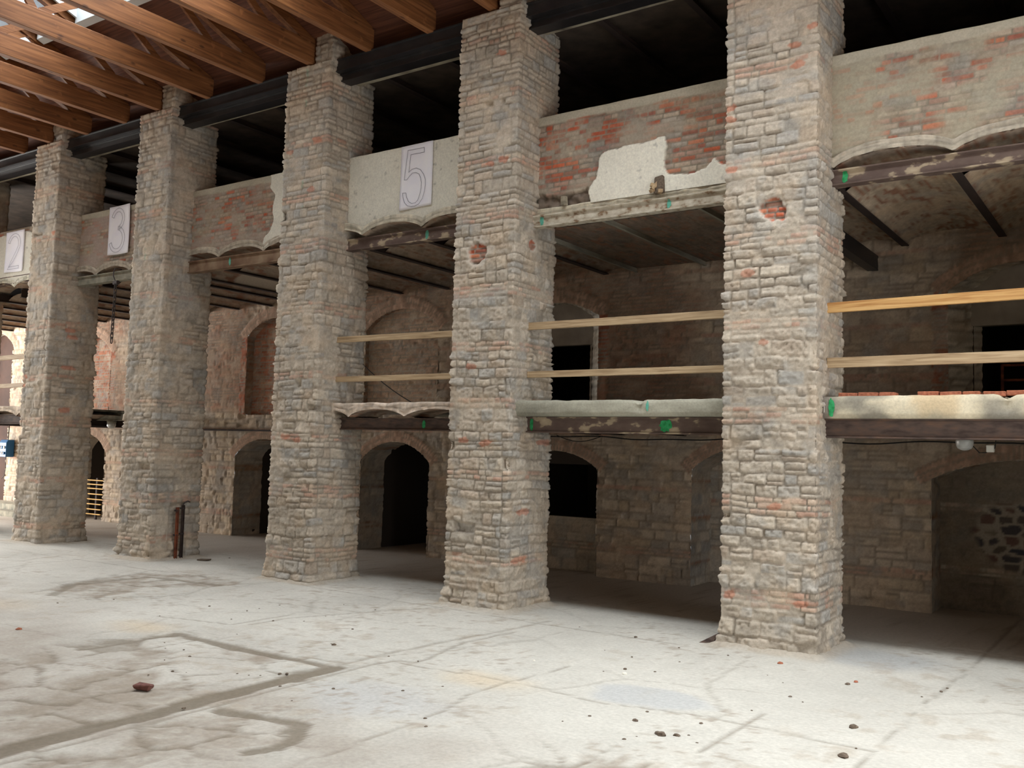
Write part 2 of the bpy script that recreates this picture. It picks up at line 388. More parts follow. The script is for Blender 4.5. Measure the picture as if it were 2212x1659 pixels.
# ---- floor -------------------------------------------------
def axis(lo, hi, a, b, fine, coarse):
    return np.concatenate([np.arange(lo, a, coarse), np.arange(a, b, fine), np.arange(b, hi+coarse, coarse)])
fx = axis(-34.2, 3.2, -19, -.2, .045, .4); fy = axis(-5.8, 19.2, 3.0, 13.2, .045, .4)
FX, FY = np.meshgrid(fx, fy)
def seg(px, py, pts, wv=.0):
    d = np.full(px.shape, 9.)
    for (x0, y0), (x1, y1) in zip(pts[:-1], pts[1:]):
        vx, vy = x1-x0, y1-y0; t = np.clip(((px-x0)*vx+(py-y0)*vy)/(vx*vx+vy*vy+1e-9), 0, 1)
        d = np.minimum(d, np.hypot(px-x0-t*vx, py-y0-t*vy))
    return d
def inpoly(px, py, pts):
    ins = np.zeros(px.shape, bool)
    for (x0, y0), (x1, y1) in zip(pts, pts[1:]+pts[:1]):
        c = ((y0 > py) != (y1 > py)) & (px < (x1-x0)*(py-y0)/(y1-y0+1e-12)+x0); ins ^= c
    return ins
def sdf(px, py, pts):                      # >0 inside
    d = seg(px, py, pts+pts[:1]); return np.where(inpoly(px, py, pts), d, -d)
wx = FX+.22*fbm(FX*1.5, FY*1.5, 901, 5)*2; wy = FY+.22*fbm(FX*1.5+9, FY*1.5, 902, 5)*2
wx2 = FX+.05*fbm(FX*2, FY*2, 905, 4)*2; wy2 = FY+.05*fbm(FX*2+5, FY*2, 906, 4)*2
dirt = np.full(FX.shape, -1.)
DIRTY = [[(-10.2,4.9), (-10.0,6.3), (-9.89,7.33), (-9.3,7.3), (-8.9,6.6), (-7.5,5.8), (-7.3,5.0), (-7.3,3.2), (-9,3.0)],
         [(-7.0,3.2), (-6.85,4.8), (-6.81,5.51), (-6.43,5.61), (-5.94,5.63), (-5.65,5.2), (-6.1,4.6), (-5.9,3.8), (-6.2,3.2)],
         [(-3.93,5.7), (-3.94,6.38), (-3.6,6.5), (-3.21,6.51), (-3.3,5.7)],
         [(-9.1,7.2), (-8.3,7.25), (-7.34,7.29), (-7.1,6.7), (-7.5,6.5), (-8.4,6.9)],
         [(-13.9,7.9), (-14.6,8.6), (-14.9,10.2), (-13.6,10.9), (-12.6,10.5), (-13.2,9.2), (-12.9,8.1)]]
for P_ in DIRTY: dirt = np.maximum(dirt, sdf(wx, wy, P_))
dirt = np.where(dirt > 0, dirt-.0, dirt)
hol = fbm(FX*1.3, FY*1.3, 911, 4)         # pale remains of screed inside the dirty fields
D1 = sstep(-.03, .05, dirt)*sstep(.12, .02, hol)
LN = np.zeros(FX.shape)
def line(pts, wdt, k=1., soft=.03):
    global LN
    d = seg(wx2, wy2, pts); ww = wdt*(.6+1.0*vn(FX*2.2, FY*2.2, 77))
    LN = np.maximum(LN, k*(1-sstep(ww, ww+soft, d)))
line([(-7.05,3.0), (-7.12,3.72), (-7.21,5.84), (-7.22,7.3)], .10, 1.)
line([(-7.22,7.2), (-7.30,8.06), (-7.09,10.28), (-7.05,11.2)], .02, .45)
line([(-6.85,3.0), (-6.98,5.84), (-7.02,7.8), (-6.98,8.0), (-6.75,8.05), (-6.99,9.17), (-6.95,10.2)], .012, .6)
for pts in ([(-9.9,6.07), (-9.89,7.33), (-9.08,7.25), (-7.34,7.29), (-7.1,6.64)], [(-6.81,5.51), (-6.43,5.61), (-5.94,5.63), (-5.71,5.36), (-5.63,5.09), (-5.71,4.91)]): line(pts, .05, .9)
for pts in ([(-16.89,8.74), (-17.19,9.4), (-17.53,11.28)], [(-10.95,9.62), (-9.42,9.88), (-8.97,10.15)], [(-9.71,8.25), (-9.75,8.9), (-8.83,11.11)], [(-11.1,7.86), (-9.88,8.09), (-9.93,9.23)],
            [(-5.2,4.4), (-5.29,6.04), (-5.3,6.66), (-5.5,7.32), (-5.4,9)], [(-3.0,5.8), (-3.03,6.85), (-3.09,8.55)], [(-1.95,6.8), (-2.0,8.8), (-1.9,12.7), (-1.9,16)],
            [(-6.9,7.9), (-5.6,8.0), (-4.4,7.9), (-3.4,8.1), (-2.0,8.0)], [(-13,11.2), (-9,11.0), (-5,10.9)], [(-13.6,7.87), (-12.87,8.02), (-12.3,9.19), (-12.9,10.24)], [(-19,10.4), (-14,10.6)]): line(pts, .007, .55, .02)
line([(-13.64,7.87), (-14.47,8.61), (-14.44,10.01), (-12.89,10.24)], .06, .7)
def vor_edge(px, py, seed):
    f1_ = np.full(px.shape, 9.); f2_ = f1_.copy()
    for ax_ in (-1, 0, 1):
        for ay_ in (-1, 0, 1):
            gx_, gy_ = np.floor(px)+ax_, np.floor(py)+ay_; d_ = np.hypot(px-gx_-_hash(gx_, gy_, seed), py-gy_-_hash(gx_, gy_, seed+1))
            n_ = d_ < f1_; f2_ = np.where(n_, f1_, np.minimum(f2_, d_)); f1_ = np.where(n_, d_, f1_)
    return f2_-f1_
ve = vor_edge(wx*1.5, wy*1.5, 971)
zone = np.maximum(sstep(-.5, .1, dirt), 0)
LN = np.maximum(LN, .8*zone*sstep(.09, .02, ve+.03*vn(FX*6, FY*6, 973)))
LN = np.maximum(LN, .30*sstep(.022, .008, vor_edge(wx*.45+3, wy*.45, 975))*sstep(.3, .6, vn(FX*.7, FY*.7, 976)))
crumb = sstep(.10, .2, fbm(FX*5, FY*5, 921, 4))*sstep(-.05, .15, fbm(FX*.5, FY*.5, 922, 3))
base = lin((190,187,179)); c_d = lin((142,132,120)); c_y = lin((204,184,152)); c_b = lin((178,181,184))
FC = np.ones(FX.shape+(3,))*base
FC *= (1+.30*fbm(FX*.8, FY*.8, 931, 4)+.12*fbm(FX*7, FY*7, 932, 3))[..., None]
def blend(col, k):
    global FC
    FC = FC*(1-k[..., None])+col*k[..., None]
blend(c_y, .55*sstep(1., 0., np.hypot((wx+10.6)/.9, (wy-7.3)/.45))+.5*sstep(1., 0., np.hypot((wx+5.7)/.9, (wy-7.9)/.4))+.4*sstep(1., 0., np.hypot((wx+13.3)/.9, (wy-6.9)/.6)))
blend(c_b, .45*sstep(1., .3, np.hypot((wx+6.1)/1.1, (wy-6.6)/.8))+.0*FX)
blend(c_b*.9, .6*sstep(1., .7, np.hypot((wx+4.1)/.7, (wy-8.3)/.38)))
blend(c_b*.8, .6*sstep(1.1, .3, np.hypot((wx+2.9)/1.0, (wy-11.8)/.8)))
blend(lin((172,160,148)), .6*sstep(12.6, 13.6, FY+.5*hol))       # shade under the galleries painted into the floor colour
blend(lin((154,144,133)), .8*sstep(7.6, 4.6, FY+.16*(FX+7)+1.8*hol)*np.clip(.75+1.6*fbm(FX*2.2, FY*2.2, 961, 5), 0, 1))  # light falloff towards the near left, painted in as a darker floor tone
blend(lin((164,152,136)), .45*crumb)
grit = np.clip(.66+1.6*fbm(FX*3.5, FY*3.5, 963, 5)+1.4*fbm(FX*10, FY*10, 964, 2), .08, 1.)
speck = sstep(.17, .24, fbm(FX*11, FY*11, 965, 2))*sstep(-.1, .12, fbm(FX*.9, FY*.9, 966, 3)); blend(lin((150,138,124)), .55*speck)
blend(c_d*1.1, D1*.9*grit); blend(lin((116,106,92)), LN*.88)
# dust and grit banked against the pier feet
for k_, (a_, b_) in PX.items():
    dd = np.hypot(np.maximum(np.maximum(a_-FX, FX-b_), 0), np.maximum(np.maximum(YF-FY, FY-YB), 0))
    blend(lin((170,158,142)), .7*sstep(.30, .03, dd+.25*fbm(FX*3, FY*3, 941, 3)))
FH = .006*fbm(FX*3, FY*3, 951, 4)-.012*D1-.016*LN+.004*crumb
for k_, (a_, b_) in PX.items():
    dd = np.hypot(np.maximum(np.maximum(a_-FX, FX-b_), 0), np.maximum(np.maximum(YF-FY, FY-YB), 0))
    FH += .05*sstep(.16, .0, dd)
ny, nx = FX.shape
M_FLOOR = vc_mat('worn_screed_floor', rough=.9, bump=.12, scale=22., contrast=.13)
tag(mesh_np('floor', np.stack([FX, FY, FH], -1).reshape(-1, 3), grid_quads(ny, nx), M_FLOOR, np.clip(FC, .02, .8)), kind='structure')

# ---- piers -------------------------------------------------
def pier(key, res, seed, label, marks=None, top=9.0, head=True):
    XL, XR = PX[key]; wd, dp = XR-XL, YB-YF; P = 2*(wd+dp)
    ns = int(P/res); nz = int(top/res)
    s = np.arange(ns)*P/ns; z = np.linspace(-.02, top, nz); S, Z = np.meshgrid(s, z)
    cor = (0., dp, dp+wd, 2*dp+wd, P)
    h, col = masonry(S, Z, 0, top, seed, 'pier', period=P, corners=cor[1:4], smear=.62, joint=.018, rough=.0145, warp=.034)
    h2, col2 = masonry(S, Z, 0, top, seed+5, 'upper', period=P, corners=cor[1:4], smear=.45, joint=.02, rough=.009, warp=.018)
    up = sstep(-.15, .15, Z-5.9+.5*fbm(S, Z, seed+8, 3)); h = h*(1-up)+h2*up; col = col*(1-up[..., None])+col2*up[..., None]
    nx_, ny_ = np.zeros_like(S), np.zeros_like(S); bx, by = np.zeros_like(S), np.zeros_like(S)
    f = [(S < dp), (S >= dp) & (S < dp+wd), (S >= dp+wd) & (S < 2*dp+wd), (S >= 2*dp+wd)]
    bx[f[0]] = XL; by[f[0]] = YB-S[f[0]]; nx_[f[0]] = -1
    bx[f[1]] = XL+S[f[1]]-dp; by[f[1]] = YF; ny_[f[1]] = -1
    bx[f[2]] = XR; by[f[2]] = YF+S[f[2]]-dp-wd; nx_[f[2]] = 1
    bx[f[3]] = XR-(S[f[3]]-2*dp-wd); by[f[3]] = YB; ny_[f[3]] = 1
    # rounded and worn arrises
    dc = np.full(S.shape, 9.)
    for c in cor: dc = np.minimum(dc, np.abs(S-c))
    wear = np.clip(.04-dc, 0, .04)
    cutm = wear*(.35+.9*np.clip(fbm(Z*4, S*.5, seed+41, 3)+.3, 0, 1))
    h = h-cutm*.35
    flare = .035*sstep(.35, 0., Z)*(1+fbm(S*3, Z*3, seed+43, 3)*2)
    h = h+flare
    env = dict(S=S, Z=Z, X=bx, Y=by, front=f[1], side=f[2])
    if marks: h, col = marks(h, col, env)
    # pull points next to a corner also along the neighbour's normal so the arris closes
    V = np.stack([bx+nx_*h, by+ny_*h, Z], -1)
    for c, (ax, ay) in zip(cor[1:4], ((-1, -1), (1, -1), (1, 1))):
        j = int(np.argmin(np.abs(s-c))); hj = h[:, j]
        V[:, j, 0] = (XL if ax < 0 else XR)+ax*hj; V[:, j, 1] = (YF if ay < 0 else YB)+ay*hj
    V[:, 0, 0] = XL-h[:, 0]; V[:, 0, 1] = YB+h[:, 0]
    cap = np.zeros((1, ns, 3)); cap[..., 0] = (XL+XR)/2; cap[..., 1] = (YF+YB)/2; cap[..., 2] = top+.01
    V = np.concatenate([V, cap], 0); col = np.concatenate([col, col[-1:]], 0)
    e = empty('stone_pier', ((XL+XR)/2, (YF+YB)/2, 0)); tag(e, label, 'pier', 'stone piers of the arcade')
    V[..., 0] -= (XL+XR)/2; V[..., 1] -= (YF+YB)/2
    mesh_np('shaft', V.reshape(-1, 3), grid_quads(nz+1, ns, wrap=True), M_STONE, col, e)
    if head:                                             # narrower head that carries on up beside the truss seat
        hw, hd, z0, z1 = .42, .8, top-.03, top+.75
        P2 = 2*(hw+hd); n2 = int(P2/max(res, .025)); m2 = int((z1-z0)/max(res, .025))
        S2, Z2 = np.meshgrid(np.arange(n2)*P2/n2, np.linspace(z0, z1, m2))
        h, col = masonry(S2, Z2, z0, z1, seed+77, 'upper', period=P2, corners=(hd, hd+hw, 2*hd+hw), smear=.4, rough=.012)
        x0, y0 = XR-.40, YF+.02
        bx = np.select([S2 < hd, S2 < hd+hw, S2 < 2*hd+hw], [x0+0*S2, x0+S2-hd, x0+hw+0*S2], x0+hw-(S2-2*hd-hw))
        by = np.select([S2 < hd, S2 < hd+hw, S2 < 2*hd+hw], [y0+hd-S2, y0+0*S2, y0+S2-hd-hw], y0+hd+0*S2)
        nx_ = np.select([S2 < hd, S2 < hd+hw, S2 < 2*hd+hw], [-1+0*S2, 0*S2, 1+0*S2], 0*S2); ny_ = np.select([S2 < hd, S2 < hd+hw, S2 < 2*hd+hw], [0*S2, -1+0*S2, 0*S2], 1+0*S2)
        mesh_np('pier_head', np.stack([bx+nx_*h-(XL+XR)/2, by+ny_*h-(YF+YB)/2, Z2], -1).reshape(-1, 3), grid_quads(m2, n2, wrap=True), M_STONE, col, e)
    return e
def hole(h, col, env, x, z, rx, rz, seed, face='front', depth=.05):
    U = env['X'] if face == 'front' else env['Y']
    r = np.hypot((U-x)/rx, (env['Z']-z)/rz)+1.1*fbm(U*7, env['Z']*7, seed, 3)
    k = (sstep(1.0, .8, r))*env[face]
    hb, cb = masonry(env['S'], env['Z'], 0, 9, seed+3, 'brick', palB=BRICKR, smear=.3, joint=.02, mortar=(188,180,168), redness=1.)
    h = h*(1-k)+(hb-depth)*k; col = col*(1-k[..., None])+cb*k[..., None]
    ring = sstep(1.35, 1.05, r)*(1-k)*env[face]; col = col*(1-.7*ring[..., None])+lin((196,188,176))*.7*ring[..., None]
    h = h-ring*.012
    return h, col
def spray(col, env, x, z0, z1, wdt=.03, face='front', rgb=(110,180,155), seed=0, k=.32):
    U = env['X'] if face == 'front' else env['Y']
    m = sstep(wdt, wdt*.4, np.abs(U-x+.05*fbm(env['Z']*5, U, seed, 2)))*((env['Z'] > z0) & (env['Z'] < z1))*env[face]*sstep(.35, .6, vn(U*9, env['Z']*9, seed+1))*k
    return col*(1-m[..., None])+lin(rgb)*m[..., None]
def redden(col, env, x, z, rx, rz, face, seed, k=.6):
    U = env['X'] if face == 'front' else env['Y']
    r = np.hypot((U-x)/rx, (env['Z']-z)/rz)+.9*fbm(U*12, env['Z']*16, seed, 2)
    m = sstep(1., .85, r)*env[face]*k
    return col*(1-m[..., None])+lin((192,116,88))*m[..., None]
def marksA(h, col, e):
    h, col = hole(h, col, e, -3.97, 5.38, .17, .18, 61)
    for x, z in ((-3.72, 7.4), (-3.68, 7.15), (-3.5, 7.6), (-4.57, 6.75), (-4.55, 6.6), (-4.54, 5.95)): col = redden(col, e, x, z, .1, .05, 'front', 62)
    for x, z in ((-3.95, 1.72), (-4.5, .62), (-3.6, .6), (-4.1, 3.72), (-4.3, 4.6)): col = redden(col, e, x, z, .09, .05, 'front', 63, .5)
    return h, col
def marksB(h, col, e):
    h, col = hole(h, col, e, -8.55, 5.30, .16, .2, 64); h, col = hole(h, col, e, 11.75, 5.42, .1, .09, 65, 'side', .02)
    for x, z in ((-8.6, 3.55), (-8.7, 2.45), (-8.3, 2.42)): col = redden(col, e, x, z, .12, .05, 'front', 66, .55)
    for y, z in ((11.7, 1.42), (11.6, .72), (12.2, 2.45)): col = redden(col, e, y, z, .2, .05, 'side', 67, .5)
    for x, z in ((-8.1, 6.65), (-8.35, 6.62), (-8.2, 8.3)): col = redden(col, e, x, z, .1, .05, 'front', 68, .6)
    return h, col
def marksC(h, col, e):
    col = spray(col, e, -12.42, 8.2, 8.95, seed=70); col = spray(col, e, -12.43, 6.45, 6.95, seed=71); col = spray(col, e, -12.42, 2.5, 2.62, rgb=(40,150,80), seed=72)
    for x, z in ((-12.75, 7.5), (-12.1, 7.62), (-12.2, 6.75), (-12.6, 2.45), (-12.3, 2.4)): col = redden(col, e, x, z, .12, .05, 'front', 73, .5)
    return h, col
def marksD(h, col, e):
    col = spray(col, e, -16.95, 5.95, 6.2, seed=74)
    k = ((e['Y'] > 11.68) & (e['Y'] < 12.06) & (e['Z'] < 1.1+.0*e['Z']))*e['side']       # chase broken out behind the rusty channels
    h = h-.07*k*sstep(.2, .5, vn(e['Y']*9, e['Z']*9, 75))
    return h, col
def marksE(h, col, e):
    for y, z in ((11.75, 4.75), (11.8, 4.6), (11.7, 2.95), (11.75, 3.9)): col = redden(col, e, y, z, .16, .06, 'side', 76, .6)
    for x, z in ((-21.2, 3.7), (-21.25, 3.5), (-20.4, 6.9)): col = redden(col, e, x, z, .08, .05, 'front', 77, .7)
    return h, col
pier('A', .017, 101, 'nearest rough stone pier, round hole of bare red bricks high on its front', marksA)
pier('B', .018, 202, 'rough stone pier just right of the banner numbered 5', marksB)
pier('C', .021, 303, 'stone pier just left of the banner numbered 5, teal spray marks down its front', marksC)
pier('D', .026, 404, 'stone pier with two rusty iron channels let into the foot of its right side', marksD)
pier('E', .030, 505, 'leftmost stone pier fully in view, between the banners numbered 2 and 3', marksE)
pier('F', .06, 606, 'stone pier at the far left edge, mostly out of the picture', None)

pier('Z', .06, 707, 'stone pier beyond the right edge of the picture, closing the far right bay', None)

# ---- back wall with its arches -----------------------------
# (centre, half width, floor, spring, crown, ring thickness, reveal depth, infill)
AR = [(-14.10, 1.00, 0., 2.00, 2.44, .24, .7, 'dark'), (-9.97, 1.0, 0., 2.02, 2.34, .24, .45, 'halfwall'), (-6.05, .98, 0., 2.05, 2.46, .24, .9, 'stone'),
      (-1.72, 1.33, 0., 2.05, 2.37, .24, .75, 'rubble'), (-18.40, 1.05, 0., 2.0, 2.44, .26, .8, 'dark'), (-26.20, 1.05, 0., 2.0, 2.5, .3, .8, 'dark'),
      (-14.02, 1.06, 3.05, 4.95, 5.40, .28, .14, 'brick'), (-10.02, 1.02, 3.05, 4.95, 5.26, .28, .30, 'door'), (-1.75, 1.05, 3.05, 4.95, 5.34, .28, .34, 'door'),
      (-18.15, 1.03, 3.05, 5.0, 5.44, .28, .25, 'redbrick'), (-26.15, 1.02, 3.05, 4.85, 5.35, .3, .35, 'redbrick'), (-31.8, 1.2, 0., 5.3, 5.75, .25, .5, 'sheet')]
def arc(a, zs, zc):
    r = zc-zs; R = (a*a+r*r)/(2*r); return R, zc-R
def backwall():
    res = .036; xs = np.arange(-34.2, 2.6, res); zs = np.arange(-.02, 9.2, res); X, Z = np.meshgrid(xs, zs)
    h, col = masonry(X+40, Z, 0, 9.2, 7001, 'wall', smear=.35, joint=.022, rough=.014,
                     palS=[(184,168,150), (190,174,154), (178,162,144), (186,168,145), (172,160,146), (194,178,158)], palB=[(184,154,134), (178,146,128), (188,162,140)], mortar=(176,160,142))
    # first floor: more brick in the wall face
    hb, cb = masonry(X+40, Z, 0, 9.2, 7002, 'brick', smear=.4, joint=.014, rough=.01, palB=[(166,132,110), (158,122,102), (172,146,126), (152,126,108)], mortar=(160,142,124))
    k = sstep(-.05, .1, fbm(X*.5, Z*.5, 7003, 3)+.05)*sstep(3.0, 3.2, Z)*.95
    h = h*(1-k)+hb*k; col = col*(1-k[..., None])+cb*k[..., None]
    keep = np.ones(X.shape, bool); PXw, PZw = X.copy(), Z.copy()
    for (cx, a, z0, sp, cr, t, dp, kind) in AR:
        R, zc = arc(a, sp, cr); r = np.hypot(X-cx, Z-zc); R2 = R+t
        ang = np.arctan2(X-cx, Z-zc); amax = math.asin(a/R)+.02
        ring = (r > R-.01) & (r < R2) & (np.abs(ang) < amax+.04) & (Z > zc)
        nb = int(2*amax*(R+t/2)/.075); u = (ang+amax)/(2*amax)*nb; iu = np.floor(u); fu = u-iu
        dd = np.minimum(np.minimum(fu, 1-fu)*.075, np.minimum(r-R+.01, R2-r)); two = t > .2
        if two: dd = np.minimum(dd, np.abs(r-(R+t/2)))
        p = sstep(.004, .014, dd)
        rr = _hash(iu+100, iu*0+np.where(two & (r > R+t/2), 1, 0), int(cx*10) % 997)
        c = lin((178,148,128))*(0.75+.5*rr[..., None])*np.array([1, 1-.08*0, 1])
        hh = .012*p+.008*rr+.006*fbm(X*20, Z*20, 55, 3)
        cc = lin((150,134,118))*(1-p[..., None])+c*p[..., None]
        h = np.where(ring, hh, h); col = np.where(ring[..., None], cc, col)
        if kind in ('redbrick', 'door'):                       # brick quoins down the jambs
            jm = (np.abs(np.abs(X-cx)-a-.09) < .10+.05*(np.floor(Z/.15) % 2)) & (Z > z0) & (Z < sp)
            hbq, cbq = masonry(X+40, Z, 0, 9.2, 7010, 'brick', palB=[(172,112,88), (164,104,82), (168,126,106)], smear=.2, joint=.012)
            h = np.where(jm, hbq, h); col = np.where(jm[..., None], cbq*.95, col)
        ins = (np.abs(X-cx) < a-.03) & (Z > z0-.03) & ((Z < sp) | (r < R-.03))
        if z0 > 1: ins &= Z > z0
        keep &= ~ins
        k1 = (r < R) & (r >= R-.034) & (np.abs(ang) < amax) & (Z >= sp-.02); PXw = np.where(k1, cx+(X-cx)*R/np.maximum(r, .01), PXw); PZw = np.where(k1, zc+(Z-zc)*R/np.maximum(r, .01), PZw)
        k2 = (np.abs(X-cx) < a) & (np.abs(X-cx) >= a-.034) & (Z < sp) & (Z > z0-.03); PXw = np.where(k2, cx+np.sign(X-cx)*a, PXw)
    Q = grid_quads(*X.shape, keep=(keep[:-1, :-1] & keep[1:, :-1] & keep[:-1, 1:] & keep[1:, 1:]))
    w_ = tag(mesh_np('wall_back', np.stack([PXw, YW-h, PZw], -1).reshape(-1, 3), Q, M_WALL, col), kind='structure')
    bs = MB().box(-34.2, -33.0, 15.85, 16.0, 0, 9.2)
    for i, (cx, a, z0, sp, cr, t, dp, kind) in enumerate(AR):
        R, zc = arc(a, sp, cr); am = math.asin(a/R)
        path = [(cx-a, z) for z in np.arange(z0, sp, .05)]+[(cx+R*math.sin(q), zc+R*math.cos(q)) for q in np.linspace(-am, am, int(2*am*R/.05))]+[(cx+a, z) for z in np.arange(sp, z0-.001, -.05)]
        path = np.array(path); n = len(path); ds = np.concatenate([[0], np.cumsum(np.hypot(*(path[1:]-path[:-1]).T))])
        ys = np.arange(.0, dp+.14, .05); T, S_ = np.meshgrid(ds, ys)
        hh, cc = masonry(S_+1, T+.001, 0, ds[-1], 7100+i, 'wall' if z0 < 1 else 'brick', smear=.5, joint=.012, rough=.008, palB=[(214,208,194), (222,216,204), (204,194,178)] if kind == 'door' else [(160,126,104), (150,116,96), (168,138,116)])
        tn = np.gradient(path, axis=0); tn /= np.linalg.norm(tn, axis=1)[:, None]; nrm = np.stack([tn[:, 1], -tn[:, 0]], 1)
        spl = .34 if kind == 'door' else 0.
        wdt = 1-spl*(S_/max(dp, .1))*0.9
        VX = cx+(path[None, :, 0]-cx)*wdt+nrm[None, :, 0]*(hh-.012); VZ = path[None, :, 1]+nrm[None, :, 1]*(hh-.012)*(T > 0)
        mesh_np('arch_reveal', np.stack([VX, YW+S_, VZ], -1).reshape(-1, 3), grid_quads(len(ys), n), M_WALL, cc, w_)
        yb = YW+dp
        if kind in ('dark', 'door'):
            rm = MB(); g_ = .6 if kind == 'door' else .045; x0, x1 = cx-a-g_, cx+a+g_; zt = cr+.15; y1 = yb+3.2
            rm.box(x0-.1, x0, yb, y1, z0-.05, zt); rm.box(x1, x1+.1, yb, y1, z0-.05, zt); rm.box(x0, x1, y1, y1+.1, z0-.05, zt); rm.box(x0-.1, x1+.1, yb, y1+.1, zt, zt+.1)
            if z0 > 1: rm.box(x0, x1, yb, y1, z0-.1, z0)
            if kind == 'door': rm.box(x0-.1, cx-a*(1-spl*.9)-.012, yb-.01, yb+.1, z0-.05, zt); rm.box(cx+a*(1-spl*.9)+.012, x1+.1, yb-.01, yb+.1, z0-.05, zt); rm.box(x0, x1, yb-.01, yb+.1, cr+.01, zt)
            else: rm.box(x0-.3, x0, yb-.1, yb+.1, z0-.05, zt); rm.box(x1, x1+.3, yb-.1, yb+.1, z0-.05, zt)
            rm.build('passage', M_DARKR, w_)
        if kind == 'door':
            MB().box(cx-a*.78, cx+a*.78, yb-.03, yb+.12, 4.44, cr+.05).build('plaster_tympanum', M_TYMP, w_)
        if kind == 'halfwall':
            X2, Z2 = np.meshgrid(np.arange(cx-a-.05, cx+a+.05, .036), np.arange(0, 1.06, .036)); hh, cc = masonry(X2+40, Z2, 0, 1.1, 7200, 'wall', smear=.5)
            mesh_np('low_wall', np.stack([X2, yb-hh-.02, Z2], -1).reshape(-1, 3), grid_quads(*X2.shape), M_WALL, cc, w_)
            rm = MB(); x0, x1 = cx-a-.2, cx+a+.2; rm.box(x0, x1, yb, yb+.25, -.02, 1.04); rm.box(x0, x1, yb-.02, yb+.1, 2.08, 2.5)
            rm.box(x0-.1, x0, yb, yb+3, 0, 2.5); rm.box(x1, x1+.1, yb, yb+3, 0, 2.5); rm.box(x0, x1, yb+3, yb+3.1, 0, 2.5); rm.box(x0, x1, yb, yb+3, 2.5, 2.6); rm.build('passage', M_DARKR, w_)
        if kind in ('stone', 'rubble', 'brick', 'redbrick'):
            X2, Z2 = np.meshgrid(np.arange(cx-a-.16, cx+a+.16, .03), np.arange(z0-.02, cr+.14, .03))
            if kind == 'rubble':
                hh, cc = masonry(X2+40, Z2, 0, 3, 7300, 'wall', smear=1.2, joint=.01, rough=.01, palS=[(140,128,116), (150,136,122)], mortar=(150,138,122))
                h2, c2 = masonry(X2+40, Z2, 0, 3, 7301, 'wall', smear=-.6, joint=.03, warp=.06, palS=[(74,72,76), (92,84,80), (60,60,68), (116,84,76), (86,80,70)], mortar=(176,164,148))
                vx_, vz_ = X2*3.7+.3*fbm(X2*4, Z2*4, 7303, 2), Z2*6.6; f1_ = np.full(X2.shape, 9.); f2_ = f1_.copy(); idn = np.zeros(X2.shape)
                for ax_ in (-1, 0, 1):
                    for az_ in (-1, 0, 1):
                        gx_, gz_ = np.floor(vx_)+ax_, np.floor(vz_)+az_; px_ = gx_+.1+.8*_hash(gx_, gz_, 11); pz_ = gz_+.1+.8*_hash(gx_, gz_, 12)
                        d_ = np.hypot(vx_-px_, vz_-pz_); id_ = _hash(gx_, gz_, 13); n_ = d_ < f1_
                        f2_ = np.where(n_, f1_, np.minimum(f2_, d_)); idn = np.where(n_, id_, idn); f1_ = np.where(n_, d_, f1_)
                p_ = sstep(.14, .26, f2_-f1_-.1*vn(X2*9, Z2*9, 5)); h2 = .03*p_+.01*fbm(X2*12, Z2*12, 6, 3)
                pl_ = lin(np.array([(84,80,82), (100,92,86), (74,74,80), (118,94,86), (104,96,86)]))[np.clip((idn*5).astype(int), 0, 4)]
                c2 = lin((166,156,142))*(1-p_[..., None])+pl_*p_[..., None]
                k = sstep(-.05, .06, .62-np.hypot((X2+1.9)/1.25, (Z2-1.18)/.95)+.4*fbm(X2*2, Z2*2, 7302, 3))
                hh = hh*(1-k)+h2*k; cc = cc*(1-k[..., None])+c2*k[..., None]
            else:
                pb = {'stone': BRICKG, 'brick': [(190,162,140), (178,150,130), (184,158,136)], 'redbrick': [(178,122,98), (166,110,88), (172,136,114)]}[kind]
                hh, cc = masonry(X2+40, Z2, 0, 6, 7300+i, 'wall' if kind == 'stone' else 'brick', palB=pb, smear=.35, joint=.014, rough=.01)
            mesh_np('masonry_infill', np.stack([X2, yb-.02-hh, Z2], -1).reshape(-1, 3), grid_quads(*X2.shape), M_WALL, cc, w_)
        if kind == 'sheet':
            MB().box(cx-a-.05, cx+a+.05, yb-.02, yb+.1, 0, 5.8).build('rusted_sheet_infill', M_RUSTSHEET, w_)
    return w_
WB = backwall()

# ---- the rest of the shell ---------------------------------
M_HALL = ramp_mat('limewashed_hall_wall', [(.3, (150,140,126)), (.7, (186,176,160))], scale=2., rough=.95, bump=.2)
mb = MB(); mb.box(-34.4, 3.2, -5.9, -5.6, 0, 9.6); tag(mb.build('wall_front', M_HALL), kind='structure')
mb = MB(); mb.box(2.4, 2.7, -5.6, 4.2, 0, 13); mb.box(2.4, 2.7, 11.0, 19, 0, 13); mb.box(2.4, 2.7, 4.2, 11.0, 5.5, 13); tag(mb.build('wall_right', M_HALL), kind='structure')
mb = MB(); mb.box(-34.4, -34.1, -5.6, 5.4, 0, 13); mb.box(-34.4, -34.1, 15.4, 19, 0, 13); mb.box(-34.4, -34.1, 5.4, 15.4, 5.9, 13); tag(mb.build('wall_left', M_HALL), kind='structure')
mb = MB(); mb.box(-31.6, -27.2, 14.6, 15.78, 0, .16); mb.box(-31.6, -27.3, 15.0, 15.78, .15, .32)
tag(mb.build('trim_1', M_CONCG), kind='structure')        # low steps at the far left

